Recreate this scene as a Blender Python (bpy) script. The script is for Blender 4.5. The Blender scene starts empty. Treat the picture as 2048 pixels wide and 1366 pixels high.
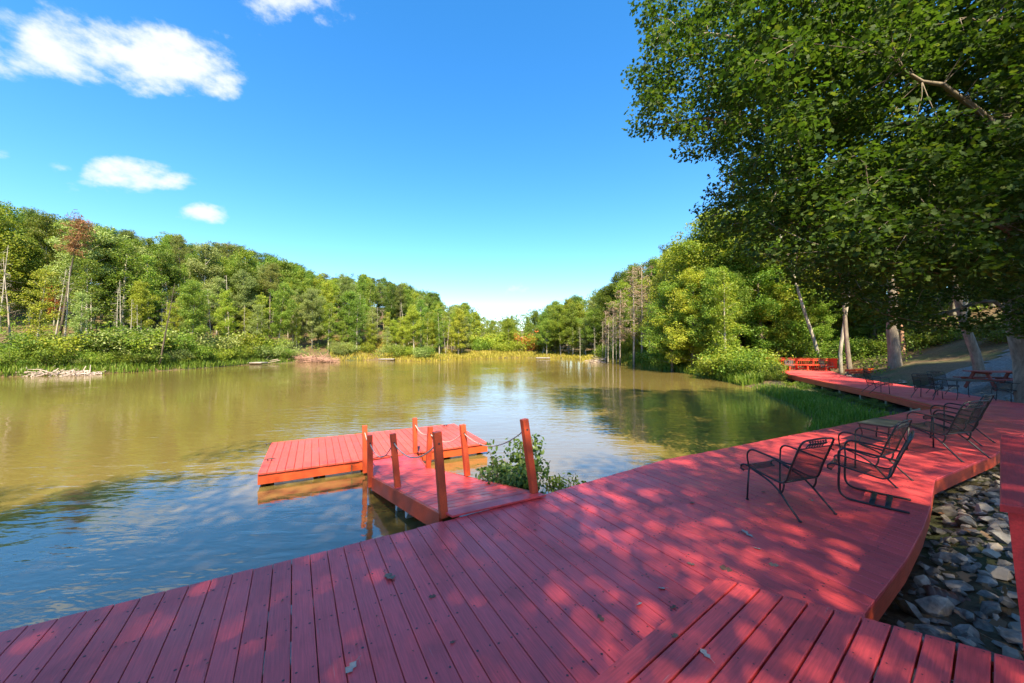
import bpy, math, random
import numpy as np
from mathutils import Vector, noise as mnoise

R = math.radians
scene = bpy.context.scene
COL = scene.collection

# ------------------------------------------------------------------ camera
FPX, CXP, HZ, CAMZ = 745.0, 1024.0, 690.0, 1.95        # focal length in px of a 2048 wide frame, horizon row, eye height over the deck
cam_d = bpy.data.cameras.new('camera'); cam = bpy.data.objects.new('camera', cam_d); COL.objects.link(cam)
cam_d.sensor_width = 36.0; cam_d.lens = FPX / 2048 * 36.0; cam_d.clip_start = 0.05; cam_d.clip_end = 3000
cam.location = (0, 0, CAMZ); cam.rotation_euler = (R(90) + math.atan((HZ - 683) / FPX), 0, 0)
scene.camera = cam

# ------------------------------------------------------------------ light
SUN_EL, SUN_AZ = R(50), R(172)     # azimuth clockwise from +Y (the view direction): the sun stands behind the camera, a little to its right
sd_ = Vector((math.sin(SUN_AZ) * math.cos(SUN_EL), math.cos(SUN_AZ) * math.cos(SUN_EL), math.sin(SUN_EL)))
sun_d = bpy.data.lights.new('sun', 'SUN'); sun_d.energy = 4.7; sun_d.angle = R(0.53); sun_d.color = (1.0, 0.87, 0.60)
sun = bpy.data.objects.new('sun', sun_d); COL.objects.link(sun)
sun.rotation_euler = sd_.to_track_quat('Z', 'Y').to_euler(); sun.location = (0, -30, 60)

world = bpy.data.worlds.new('World'); scene.world = world; world.use_nodes = True
wn, wl = world.node_tree.nodes, world.node_tree.links
wn.clear()
def WN(t, **kw):
    n = wn.new(t)
    for k, v in kw.items(): setattr(n, k, v)
    return n
def wmath(op, a, b=None, c=None, clamp=False):
    n = WN('ShaderNodeMath', operation=op); n.use_clamp = clamp
    for i, v in enumerate((a, b, c)):
        if v is None: continue
        if isinstance(v, (int, float)): n.inputs[i].default_value = v
        else: wl.new(v, n.inputs[i])
    return n.outputs[0]
sky = WN('ShaderNodeTexSky', sky_type='NISHITA'); sky.sun_disc = False
sky.sun_elevation = SUN_EL; sky.sun_rotation = SUN_AZ
sky.air_density = 1.0; sky.dust_density = 0.6; sky.ozone_density = 3.0; sky.altitude = 300
hsv = WN('ShaderNodeHueSaturation'); hsv.inputs['Saturation'].default_value = 1.40; hsv.inputs['Value'].default_value = 0.92
pre = WN('ShaderNodeMixRGB', blend_type='MULTIPLY'); pre.inputs[0].default_value = 1; pre.inputs[2].default_value = (.30, .30, .30, 1); wl.new(sky.outputs[0], pre.inputs[1])
gam = WN('ShaderNodeGamma'); gam.inputs[1].default_value = 0.90; wl.new(pre.outputs[0], gam.inputs[0])
post = WN('ShaderNodeMixRGB', blend_type='MULTIPLY'); post.inputs[0].default_value = 1; post.inputs[2].default_value = (2.9, 2.9, 2.9, 1); wl.new(gam.outputs[0], post.inputs[1])
wl.new(post.outputs[0], hsv.inputs['Color'])
tc = WN('ShaderNodeTexCoord'); sep = WN('ShaderNodeSeparateXYZ'); wl.new(tc.outputs['Generated'], sep.inputs[0])
dx, dy, dz = sep.outputs
ysafe = wmath('MAXIMUM', dy, 0.05)
uu = wmath('DIVIDE', dx, ysafe); vv = wmath('DIVIDE', dz, ysafe)
ns1 = WN('ShaderNodeTexNoise'); ns1.inputs['Scale'].default_value = 5.0; ns1.inputs['Detail'].default_value = 8; ns1.inputs['Roughness'].default_value = 0.6
ns2 = WN('ShaderNodeTexNoise'); ns2.inputs['Scale'].default_value = 18.0; ns2.inputs['Detail'].default_value = 6; ns2.inputs['Roughness'].default_value = 0.6
mp = WN('ShaderNodeMapping'); mp.inputs['Scale'].default_value = (1, 1, 1.7); wl.new(tc.outputs['Generated'], mp.inputs['Vector'])
wl.new(mp.outputs[0], ns1.inputs['Vector']); wl.new(mp.outputs[0], ns2.inputs['Vector'])
puffs = [(170, 95, 290, 70, 1.15), (90, 75, 130, 70, 1.0), (250, 105, 150, 62, 1.0), (370, 125, 95, 52, .9), (430, 165, 65, 35, .75), (-60, 70, 150, 85, 1.0), (290, 165, 60, 25, .5),
         (590, -8, 120, 48, 1.0), (660, 22, 60, 40, .7), (240, 350, 88, 36, 1.0), (340, 362, 45, 16, .5), (110, 335, 34, 14, .42), (418, 421, 58, 22, .8),
         (1015, 577, 38, 16, .6), (-10, 308, 32, 14, .7), (130, 380, 30, 14, .28)]
best = None
for (px, py, rx, ry, st) in puffs:
    a = wmath('MULTIPLY', wmath('SUBTRACT', uu, (px - CXP) / FPX), FPX / rx)
    b = wmath('MULTIPLY', wmath('SUBTRACT', vv, (HZ - py) / FPX), FPX / ry)
    q = wmath('ADD', wmath('MULTIPLY', a, a), wmath('MULTIPLY', b, b))
    m = wmath('MULTIPLY', wmath('SUBTRACT', 1.15, q), st)
    best = m if best is None else wmath('MAXIMUM', best, m)
best = wmath('MAXIMUM', best, -3.0)
# thin scattered cloud over the rest of the sky
zs = wmath('MAXIMUM', dz, 0.08)
cmb = WN('ShaderNodeCombineXYZ'); wl.new(wmath('DIVIDE', dx, zs), cmb.inputs[0]); wl.new(wmath('DIVIDE', dy, zs), cmb.inputs[1])
ns3 = WN('ShaderNodeTexNoise'); ns3.inputs['Scale'].default_value = 1.1; ns3.inputs['Detail'].default_value = 7; wl.new(cmb.outputs[0], ns3.inputs['Vector'])
behind = wmath('LESS_THAN', dy, 0.05)
scat = wmath('MULTIPLY', wmath('SUBTRACT', ns3.outputs[0], 0.60), wmath('MULTIPLY', behind, 6.0))
f = wmath('ADD', best, wmath('MULTIPLY', wmath('SUBTRACT', ns1.outputs[0], 0.54), 4.4))
f = wmath('ADD', f, wmath('MULTIPLY', wmath('SUBTRACT', ns2.outputs[0], 0.5), 2.6))
f = wmath('MULTIPLY', f, wmath('SUBTRACT', 1.0, behind))
f = wmath('ADD', wmath('MULTIPLY', f, 0.78), scat)
ramp = WN('ShaderNodeValToRGB'); ramp.color_ramp.elements[0].position = 0.02; ramp.color_ramp.elements[1].position = 1.15 - 0.15; ramp.color_ramp.elements[1].color = (.93, .93, .93, 1)
ramp.color_ramp.interpolation = 'EASE'; wl.new(f, ramp.inputs[0])
mixc = WN('ShaderNodeMixRGB'); wl.new(ramp.outputs[0], mixc.inputs[0]); wl.new(hsv.outputs[0], mixc.inputs[1]); mixc.inputs[2].default_value = (2.35, 2.45, 2.6, 1)
bg = WN('ShaderNodeBackground'); bg.inputs['Strength'].default_value = 0.15; wl.new(mixc.outputs[0], bg.inputs[0])
wo = WN('ShaderNodeOutputWorld'); wl.new(bg.outputs[0], wo.inputs[0])

vs = scene.view_settings
vs.view_transform = 'Standard'; vs.look = 'None'; vs.gamma = 1.0; vs.use_curve_mapping = False; vs.exposure = 1.62
scene.cycles.max_bounces = 6; scene.cycles.diffuse_bounces = 3; scene.cycles.glossy_bounces = 3; scene.cycles.transmission_bounces = 4; scene.cycles.transparent_max_bounces = 8
scene.cycles.caustics_reflective = False; scene.cycles.caustics_refractive = False; scene.cycles.use_denoising = True
scene.cycles.sample_clamp_indirect = 6.0

# ------------------------------------------------------------------ helpers
def P(x, y, z=0.0):
    """the point at height z that the photograph shows at pixel x, y"""
    Y = FPX * (CAMZ - z) / (y - HZ)
    return np.array(((x - CXP) / FPX * Y, Y, z))
def PD(x, y, Y):
    """the point at depth Y seen at pixel x, y"""
    return np.array(((x - CXP) / FPX * Y, Y, CAMZ - (y - HZ) / FPX * Y))
def proj(p): return CXP + FPX * p[0] / p[1], HZ + FPX * (CAMZ - p[2]) / p[1]
def unit(v):
    v = np.asarray(v, float); return v / max(np.linalg.norm(v), 1e-9)

def link(name, me, parent=None, mat=None, **props):
    o = bpy.data.objects.new(name, me); COL.objects.link(o)
    if parent is not None: o.parent = parent
    if mat is not None and me is not None and len(me.materials) == 0: me.materials.append(mat)
    for k, v in props.items(): o[k] = v
    return o
def empty(name, loc=(0, 0, 0), rz=0.0, **props):
    o = bpy.data.objects.new(name, None); COL.objects.link(o)
    o.location = loc; o.rotation_euler = (0, 0, rz); o.empty_display_size = 0.2
    for k, v in props.items(): o[k] = v
    return o
def copy_tree(o, parent=None):
    c = o.copy(); COL.objects.link(c); c.parent = parent
    for ch in o.children: copy_tree(ch, c)
    return c

class MB:
    """collects shapes into one mesh"""
    def __init__(s): s.v = []; s.f = []
    def add(s, vs, fs):
        n = len(s.v); s.v += [tuple(map(float, p)) for p in vs]; s.f += [tuple(i + n for i in f) for f in fs]; return s
    def slab(s, foot, z0, z1, ch=0.004):
        """prism over a quad footprint (counter-clockwise) with chamfered top edges"""
        q = [np.array(p[:2], float) for p in foot]; k = len(q)
        ins = [q[i] + ch * unit(q[i - 1] - q[i]) + ch * unit(q[(i + 1) % k] - q[i]) for i in range(k)]
        zt = z1 if isinstance(z1, (list, tuple)) else [z1] * k
        zb = z0 if isinstance(z0, (list, tuple)) else [z0] * k
        V = [(*q[i], zb[i]) for i in range(k)] + [(*q[i], zt[i] - ch) for i in range(k)] + [(*ins[i], zt[i]) for i in range(k)]
        F = [tuple(range(k - 1, -1, -1)), tuple(2 * k + i for i in range(k))]
        for i in range(k):
            j = (i + 1) % k
            F += [(i, j, k + j, k + i), (k + i, k + j, 2 * k + j, 2 * k + i)]
        return s.add(V, F)
    def beam(s, a, b, w, h, up=(0, 0, 1), ch=0.004):
        """chamfered bar from a to b, w across, h along up"""
        a, b = np.array(a, float), np.array(b, float); d = unit(b - a); up = np.array(up, float)
        sx = unit(np.cross(d, up)); uz = np.cross(sx, d)
        w2, h2 = w / 2, h / 2; ring = [(-w2 + ch, -h2), (w2 - ch, -h2), (w2, -h2 + ch), (w2, h2 - ch), (w2 - ch, h2), (-w2 + ch, h2), (-w2, h2 - ch), (-w2, -h2 + ch)]
        V = [a + sx * p + uz * q for p, q in ring] + [b + sx * p + uz * q for p, q in ring]
        F = [tuple(range(7, -1, -1)), tuple(range(8, 16))] + [(i, (i + 1) % 8, 8 + (i + 1) % 8, 8 + i) for i in range(8)]
        return s.add(V, F)
    def tube(s, pts, r, n=8, caps=True):
        pts = [np.array(p, float) for p in pts]; m = len(pts)
        rr = r if isinstance(r, (list, tuple, np.ndarray)) else [r] * m
        V = []; ref = None
        for i, p in enumerate(pts):
            t = unit(pts[min(i + 1, m - 1)] - pts[max(i - 1, 0)])
            if ref is None: ref = np.array((0, 0, 1.0)) if abs(t[2]) < 0.9 else np.array((1.0, 0, 0))
            a = unit(np.cross(t, ref)); b = np.cross(t, a); ref = np.cross(a, t) if False else ref
            if np.linalg.norm(np.cross(t, ref)) < 0.2: ref = b
            for k in range(n):
                an = 2 * math.pi * k / n
                V.append(p + rr[i] * (math.cos(an) * a + math.sin(an) * b))
        F = [(i * n + k, i * n + (k + 1) % n, (i + 1) * n + (k + 1) % n, (i + 1) * n + k) for i in range(m - 1) for k in range(n)]
        if caps: F += [tuple(range(n - 1, -1, -1)), tuple((m - 1) * n + k for k in range(n))]
        return s.add(V, F)
    def mesh(s, name, mat=None, smooth=False):
        me = bpy.data.meshes.new(name); me.from_pydata(s.v, [], s.f); me.update()
        if smooth: me.polygons.foreach_set('use_smooth', [True] * len(me.polygons))
        if mat is not None: me.materials.append(mat)
        return me
    def build(s, name, mat, parent=None, smooth=False, **props):
        return link(name, s.mesh(name, mat, smooth), parent, None, **props)

def np_mesh(name, V, F, mat=None, smooth=False):
    """mesh from arrays: V (n,3), F (m,k) all faces with k corners"""
    me = bpy.data.meshes.new(name); V = np.asarray(V, np.float32); F = np.asarray(F, np.int32)
    me.vertices.add(len(V)); me.vertices.foreach_set('co', V.ravel())
    k = F.shape[1]; me.loops.add(F.size); me.loops.foreach_set('vertex_index', F.ravel())
    me.polygons.add(len(F)); me.polygons.foreach_set('loop_start', np.arange(0, F.size, k, dtype=np.int32))
    if smooth: me.polygons.foreach_set('use_smooth', np.ones(len(F), bool))
    me.update(calc_edges=True); me.validate()
    if mat is not None: me.materials.append(mat)
    return me

# ------------------------------------------------------------------ materials
def new_mat(name):
    m = bpy.data.materials.new(name); m.use_nodes = True
    nt = m.node_tree; nt.nodes.clear()
    out = nt.nodes.new('ShaderNodeOutputMaterial')
    return m, nt.nodes, nt.links, out
def nd(N, t, inputs=None, **kw):
    n = N.new(t)
    for k, v in kw.items(): setattr(n, k, v)
    for k, v in (inputs or {}).items(): n.inputs[k].default_value = v
    return n
def ramp_node(N, stops, interp='LINEAR'):
    r = N.new('ShaderNodeValToRGB'); r.color_ramp.interpolation = interp
    els = r.color_ramp.elements
    while len(els) < len(stops): els.new(0.5)
    for e, (p, c) in zip(els, stops): e.position = p; e.color = (*c, 1)
    return r

def paint_wood(name, col, ang, rough=0.42, wear=1.0, dirt=(0.12, 0.03, 0.03)):
    """red stained board, grain along the direction ang (radians from +X)"""
    m, N, L, out = new_mat(name)
    geo = nd(N, 'ShaderNodeNewGeometry'); oi = nd(N, 'ShaderNodeObjectInfo')
    rot = nd(N, 'ShaderNodeVectorRotate', rotation_type='Z_AXIS'); rot.inputs['Angle'].default_value = -ang
    L.new(geo.outputs['Position'], rot.inputs['Vector'])
    off = nd(N, 'ShaderNodeVectorMath', operation='MULTIPLY_ADD'); off.inputs[1].default_value = (37, 11, 5)
    cmb = nd(N, 'ShaderNodeCombineXYZ'); [L.new(oi.outputs['Random'], cmb.inputs[i]) for i in range(3)]
    L.new(cmb.outputs[0], off.inputs[0]); L.new(rot.outputs[0], off.inputs[2])
    mg = nd(N, 'ShaderNodeMapping'); mg.inputs['Scale'].default_value = (1.5, 28, 28); L.new(off.outputs[0], mg.inputs['Vector'])
    grain = nd(N, 'ShaderNodeTexNoise', {'Scale': 3.0, 'Detail': 6, 'Roughness': 0.65}); L.new(mg.outputs[0], grain.inputs['Vector'])
    blot = nd(N, 'ShaderNodeTexNoise', {'Scale': 1.6, 'Detail': 5, 'Roughness': 0.6}); L.new(geo.outputs['Position'], blot.inputs['Vector'])
    fine = nd(N, 'ShaderNodeTexNoise', {'Scale': 26, 'Detail': 4, 'Roughness': 0.7}); L.new(rot.outputs[0], fine.inputs['Vector'])
    c0 = tuple(c * 0.72 for c in col); c1 = tuple(min(1, c * 1.22) for c in col)
    rg = ramp_node(N, [(0.25, c0), (0.75, c1)]); L.new(grain.outputs[0], rg.inputs[0])
    # board to board tone
    tone = nd(N, 'ShaderNodeMapRange', {'To Min': 0.87, 'To Max': 1.08}); L.new(oi.outputs['Random'], tone.inputs[0])
    mt = nd(N, 'ShaderNodeMixRGB', blend_type='MULTIPLY'); mt.inputs[0].default_value = 1; L.new(rg.outputs[0], mt.inputs[1]); L.new(tone.outputs[0], mt.inputs[2])
    # footprints and grime
    rb = ramp_node(N, [(0.52, (0, 0, 0)), (0.72, (1, 1, 1))]); L.new(blot.outputs[0], rb.inputs[0])
    md = nd(N, 'ShaderNodeMixRGB'); wq = nd(N, 'ShaderNodeMath', operation='MULTIPLY'); wq.inputs[1].default_value = 0.34 * wear; L.new(rb.outputs[0], wq.inputs[0])
    L.new(wq.outputs[0], md.inputs[0]); L.new(mt.outputs[0], md.inputs[1]); md.inputs[2].default_value = (*dirt, 1)
    # pale scuffs along the grain
    ms = nd(N, 'ShaderNodeMapping'); ms.inputs['Scale'].default_value = (2.2, 60, 1); L.new(off.outputs[0], ms.inputs['Vector'])
    sc = nd(N, 'ShaderNodeTexNoise', {'Scale': 2.0, 'Detail': 3}); L.new(ms.outputs[0], sc.inputs['Vector'])
    rs = ramp_node(N, [(0.66, (0, 0, 0)), (0.74, (1, 1, 1))]); L.new(sc.outputs[0], rs.inputs[0])
    fs = ramp_node(N, [(0.50, (0, 0, 0)), (0.64, (1, 1, 1))]); L.new(blot.outputs[0], fs.inputs[0])
    m2 = nd(N, 'ShaderNodeMath', operation='MULTIPLY'); L.new(rs.outputs[0], m2.inputs[0]); L.new(fs.outputs[0], m2.inputs[1])
    m3 = nd(N, 'ShaderNodeMath', operation='MULTIPLY'); L.new(m2.outputs[0], m3.inputs[0]); m3.inputs[1].default_value = 0.55 * wear
    mx = nd(N, 'ShaderNodeMixRGB'); L.new(m3.outputs[0], mx.inputs[0]); L.new(md.outputs[0], mx.inputs[1]); mx.inputs[2].default_value = (0.5, 0.30, 0.25, 1)
    b = nd(N, 'ShaderNodeBsdfPrincipled'); L.new(mx.outputs[0], b.inputs['Base Color'])
    rr = nd(N, 'ShaderNodeMapRange', {'From Min': 0.3, 'From Max': 0.7, 'To Min': rough - 0.10, 'To Max': rough + 0.14}); L.new(blot.outputs[0], rr.inputs[0]); L.new(rr.outputs[0], b.inputs['Roughness'])
    b.inputs['Specular IOR Level'].default_value = 0.5
    add = nd(N, 'ShaderNodeMath', operation='ADD'); L.new(grain.outputs[0], add.inputs[0]); f2 = nd(N, 'ShaderNodeMath', operation='MULTIPLY'); f2.inputs[1].default_value = 0.4; L.new(fine.outputs[0], f2.inputs[0]); L.new(f2.outputs[0], add.inputs[1])
    bp = nd(N, 'ShaderNodeBump', {'Strength': 0.35, 'Distance': 0.004}); L.new(add.outputs[0], bp.inputs['Height']); L.new(bp.outputs[0], b.inputs['Normal'])
    L.new(b.outputs[0], out.inputs[0]); return m

def simple(name, col, rough=0.6, var=0.25, scale=6.0, metallic=0.0, bump=0.0, col2=None, obj_var=0.0, spec=0.5, detail=5):
    m, N, L, out = new_mat(name)
    geo = nd(N, 'ShaderNodeNewGeometry'); oi = nd(N, 'ShaderNodeObjectInfo')
    ns = nd(N, 'ShaderNodeTexNoise', {'Scale': scale, 'Detail': detail, 'Roughness': 0.62}); L.new(geo.outputs['Position'], ns.inputs['Vector'])
    c2 = col2 or tuple(c * (1 + var) for c in col)
    r = ramp_node(N, [(0.30, tuple(c * (1 - var) for c in col)), (0.70, c2)]); L.new(ns.outputs[0], r.inputs[0])
    b = nd(N, 'ShaderNodeBsdfPrincipled', {'Roughness': rough, 'Metallic': metallic}); b.inputs['Specular IOR Level'].default_value = spec
    src = r.outputs[0]
    if obj_var:
        t = nd(N, 'ShaderNodeMapRange', {'To Min': 1 - obj_var, 'To Max': 1 + obj_var}); L.new(oi.outputs['Random'], t.inputs[0])
        mm = nd(N, 'ShaderNodeMixRGB', blend_type='MULTIPLY'); mm.inputs[0].default_value = 1; L.new(src, mm.inputs[1]); L.new(t.outputs[0], mm.inputs[2]); src = mm.outputs[0]
    L.new(src, b.inputs['Base Color'])
    if bump:
        bp = nd(N, 'ShaderNodeBump', {'Strength': 0.6, 'Distance': bump}); L.new(ns.outputs[0], bp.inputs['Height']); L.new(bp.outputs[0], b.inputs['Normal'])
    L.new(b.outputs[0], out.inputs[0]); return m

def leaf_mat(name, ca, cb, cc=None, trans=0.32, rough=0.45, obj=0.3):
    """leaves: every leaf its own shade between ca and cb, a few cc; thin enough to pass some light"""
    m, N, L, out = new_mat(name)
    geo = nd(N, 'ShaderNodeNewGeometry'); oi = nd(N, 'ShaderNodeObjectInfo')
    stops = [(0.0, ca), (0.88, cb)] + ([(0.97, cc)] if cc else [])
    r = ramp_node(N, stops); L.new(geo.outputs['Random Per Island'], r.inputs[0])
    h = nd(N, 'ShaderNodeHueSaturation')
    hr = nd(N, 'ShaderNodeMapRange', {'To Min': 0.5 - 0.028 * obj / 0.3, 'To Max': 0.5 + 0.022 * obj / 0.3}); L.new(oi.outputs['Random'], hr.inputs[0]); L.new(hr.outputs[0], h.inputs['Hue'])
    wn_ = nd(N, 'ShaderNodeTexWhiteNoise', noise_dimensions='1D'); L.new(oi.outputs['Random'], wn_.inputs['W'])
    vr = nd(N, 'ShaderNodeMapRange', {'To Min': 1 - obj, 'To Max': 1 + obj * 0.8}); L.new(wn_.outputs['Value'], vr.inputs[0]); L.new(vr.outputs[0], h.inputs['Value'])
    L.new(r.outputs[0], h.inputs['Color'])
    b = nd(N, 'ShaderNodeBsdfPrincipled', {'Roughness': rough}); b.inputs['Specular IOR Level'].default_value = 0.2; L.new(h.outputs[0], b.inputs['Base Color'])
    t = nd(N, 'ShaderNodeBsdfTranslucent'); tcol = nd(N, 'ShaderNodeMixRGB', blend_type='MULTIPLY'); tcol.inputs[0].default_value = 1; L.new(h.outputs[0], tcol.inputs[1]); tcol.inputs[2].default_value = (1.5, 1.6, 0.6, 1)
    L.new(tcol.outputs[0], t.inputs[0])
    mx = nd(N, 'ShaderNodeMixShader'); mx.inputs[0].default_value = trans; L.new(b.outputs[0], mx.inputs[1]); L.new(t.outputs[0], mx.inputs[2])
    L.new(mx.outputs[0], out.inputs[0]); return m

def bark_mat(name, col, scale=9.0):
    m, N, L, out = new_mat(name)
    tc = nd(N, 'ShaderNodeTexCoord'); mp = nd(N, 'ShaderNodeMapping'); mp.inputs['Scale'].default_value = (1, 1, 0.22); L.new(tc.outputs['Object'], mp.inputs['Vector'])
    ns = nd(N, 'ShaderNodeTexNoise', {'Scale': scale, 'Detail': 7, 'Roughness': 0.7}); L.new(mp.outputs[0], ns.inputs['Vector'])
    n2 = nd(N, 'ShaderNodeTexNoise', {'Scale': 1.3, 'Detail': 3}); L.new(tc.outputs['Object'], n2.inputs['Vector'])
    r = ramp_node(N, [(0.3, tuple(c * 0.45 for c in col)), (0.7, tuple(c * 1.25 for c in col))]); L.new(ns.outputs[0], r.inputs[0])
    r2 = ramp_node(N, [(0.35, (0.75, 0.75, 0.72)), (0.7, (1.2, 1.2, 1.15))]); L.new(n2.outputs[0], r2.inputs[0])
    mm = nd(N, 'ShaderNodeMixRGB', blend_type='MULTIPLY'); mm.inputs[0].default_value = 1; L.new(r.outputs[0], mm.inputs[1]); L.new(r2.outputs[0], mm.inputs[2])
    b = nd(N, 'ShaderNodeBsdfPrincipled', {'Roughness': 0.9}); L.new(mm.outputs[0], b.inputs['Base Color'])
    bp = nd(N, 'ShaderNodeBump', {'Strength': 0.9, 'Distance': 0.03}); L.new(ns.outputs[0], bp.inputs['Height']); L.new(bp.outputs[0], b.inputs['Normal'])
    L.new(b.outputs[0], out.inputs[0]); return m

A_PL = math.atan2(0.863, -0.505)         # direction of the deck boards
A_EDGE = math.atan2(0.505, 0.863)
RED = (0.80, 0.080, 0.082)
M_deck = paint_wood('deck_stain', RED, A_PL)
M_edge = paint_wood('fascia_stain', (0.56, 0.070, 0.026), A_EDGE, rough=0.5)
M_post = paint_wood('post_stain', (0.56, 0.075, 0.022), math.pi / 2, rough=0.55, wear=0.6)
A_PLAT = math.atan2(0.608, 0.794)
M_plat = paint_wood('platform_stain', (0.76, 0.076, 0.076), A_PLAT, rough=0.46, wear=1.2)
M_cap = paint_wood('cap_stain', (0.56, 0.035, 0.034), A_PLAT, rough=0.5, wear=0.5)
M_ramp = paint_wood('ramp_stain', RED, A_EDGE, rough=0.38)
M_iron = simple('black_wrought_iron', (0.018, 0.018, 0.019), rough=0.42, var=0.35, scale=30, spec=0.5)
M_nail = simple('nail_head', (0.05, 0.03, 0.03), rough=0.6, var=0.3)
M_rope = simple('white_rope', (0.42, 0.39, 0.35), rough=0.9, var=0.2, scale=60)
M_float = simple('pale_float', (0.60, 0.60, 0.58), rough=0.55, var=0.15, scale=4)
M_timber = simple('treated_timber', (0.34, 0.26, 0.17), rough=0.85, var=0.3, scale=5, bump=0.004)
M_dark = simple('dark_timber', (0.10, 0.07, 0.05), rough=0.9, var=0.3, scale=5)  # dark brown timber for the bearers under the docks

# ------------------------------------------------------------------ terrain and lake
WZ = -0.70
shore = [P(x, y, WZ)[:2] for x, y in [(0, 754), (150, 749), (300, 743), (420, 735), (500, 729), (600, 724.5), (660, 722), (760, 719.5), (840, 723), (950, 717.5),
         (1040, 715.5), (1120, 716.5), (1190, 721.5), (1290, 733.5), (1400, 751), (1480, 769), (1545, 789), (1600, 808), (1662, 846)]]
shore += [np.array(p, float) for p in [(7.4, 9.5), (3.6, 7.15), (1.3, 5.7), (0.3, 4.4), (-1.5, 2.4), (-4.2, 0.3), (-9, -3.5), (-20, -9), (-48, -12), (-75, 2), (-66, 20)]]
SH = np.array(shore)
def lake_sd(X, Y):
    """distance to the shoreline, positive on land"""
    X = np.asarray(X, float); Y = np.asarray(Y, float); d = np.full(X.shape, 1e9); ins = np.zeros(X.shape, bool)
    n = len(SH)
    for i in range(n):
        a, b = SH[i], SH[(i + 1) % n]; e = b - a
        t = np.clip(((X - a[0]) * e[0] + (Y - a[1]) * e[1]) / (e @ e), 0, 1)
        d = np.minimum(d, np.hypot(X - a[0] - t * e[0], Y - a[1] - t * e[1]))
        c = ((a[1] > Y) != (b[1] > Y)) & (X < (b[0] - a[0]) * (Y - a[1]) / (b[1] - a[1] + 1e-12) + a[0])
        ins ^= c
    return np.where(ins, -d, d)
def sstep(a, b, x):
    t = np.clip((x - a) / (b - a), 0, 1); return t * t * (3 - 2 * t)
def hnoise(X, Y, s):
    return np.sin(X * s * 1.0 + 1.3 * np.sin(Y * s * 0.7 + 2)) * np.cos(Y * s * 0.9 + 1.1 * np.sin(X * s * 0.8))
DD = np.array((-0.505, 0.863)); EE = np.array((0.863, 0.505))         # along the deck boards (to the water) / along the water's edge
front_pts = [(-7, 3.95), (1.5, 3.96), (2.8, 4.0), (4.0, 4.08), (5.5, 4.18), (6.4, 4.10), (11, 3.82), (15.8, 3.56), (17.14, 3.24), (21.2, 2.12)]
back_pts = [(-7, 0.85), (3.3, 0.98), (3.6, 1.06), (4.83, 1.13), (5.8, 1.23), (6.6, 1.34), (8.03, 1.58), (10.75, 1.40), (14, 1.39), (21.2, 1.42)]
WL = np.array([(13.17, 11.44), (13.78, 12.74), (14.58, 14.43), (15.5, 17.15), (17.4, 22.7), (20.2, 29.7)]); WR = np.array([(17.12, 12.5), (17.7, 14.2), (18.4, 16.3), (19.4, 19.3), (21.2, 23.8), (24.1, 28.2)])
def boards_dist(X, Y):
    """distance to the footprint of deck and walkway, negative inside"""
    u = X * DD[0] + Y * DD[1]; v = X * EE[0] + Y * EE[1]
    d = np.maximum(np.maximum(np.interp(v, *zip(*back_pts)) - u, u - np.interp(v, *zip(*front_pts))), np.maximum(v - 21.2, -6 - v))
    C = (WL + WR) / 2; hw = np.hypot(*(WR - WL).T) / 2; hw[-1] += .3
    for i in range(len(C) - 1):
        a, b = C[i], C[i + 1]; e = b - a; t = np.clip(((X - a[0]) * e[0] + (Y - a[1]) * e[1]) / (e @ e), 0, 1)
        d = np.minimum(d, np.hypot(X - a[0] - t * e[0], Y - a[1] - t * e[1]) - (hw[i] * (1 - t) + hw[i + 1] * t))
    return d
def ground_z(X, Y):
    X = np.asarray(X, float); Y = np.asarray(Y, float)
    t = lake_sd(X, Y); tp = np.maximum(t, 0)
    wl_ = sstep(-8, -30, X); wr = sstep(9, 24, X - 0.14 * np.maximum(Y - 60, 0)) * sstep(4, 12, Y); back = sstep(9, 2, Y) * (1 - wl_)
    left = 0.5 * (1 - np.exp(-tp / 1.5)) + 19 * np.tanh(0.31 * tp / 19)
    right = 4.5 * np.tanh(0.18 * tp / 4.5) + 11 * np.tanh(np.maximum(tp - 11, 0) * 0.20 / 11) * sstep(150, 60, Y)
    valley = 0.3 * (1 - np.exp(-tp / 2)) + 0.045 * tp
    bk = 0.085 * tp
    h = wl_ * left + (1 - wl_) * (wr * right + (1 - wr) * (back * bk + (1 - back) * valley))
    land = WZ + 0.02 + h + 0.10 * hnoise(X, Y, 0.9) * np.clip(tp / 4, 0, 1) + 0.35 * hnoise(X, Y, 0.13) * np.clip(tp / 15, 0, 1)
    under = WZ - np.minimum(1.6, -np.minimum(t, 0) * 0.35)
    land = np.minimum(land, np.maximum(-0.46 + 0.42 * np.maximum(boards_dist(X, Y), 0), WZ + 0.02))
    return np.where(t > 0, land, under)
def bd1(x, y): return float(boards_dist(np.array([x]), np.array([y]))[0])
RX, RY = np.arange(-330, 331, 1.5), np.arange(-45, 260, 1.5)
RGX, RGY = np.meshgrid(RX, RY); SDG = lake_sd(RGX, RGY); GZG = ground_z(RGX, RGY)
def _look(G, x, y):
    i = min(max((x + 330) / 1.5, 0), len(RX) - 2.001); j = min(max((y + 45) / 1.5, 0), len(RY) - 2.001); a, b = int(i), int(j); p, q = i - a, j - b
    return float((G[b, a] * (1 - p) + G[b, a + 1] * p) * (1 - q) + (G[b + 1, a] * (1 - p) + G[b + 1, a + 1] * p) * q)
NX, NY = np.arange(-14, 42, 0.3), np.arange(-14, 36, 0.3); NGX, NGY = np.meshgrid(NX, NY); NZG = ground_z(NGX, NGY)
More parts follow.
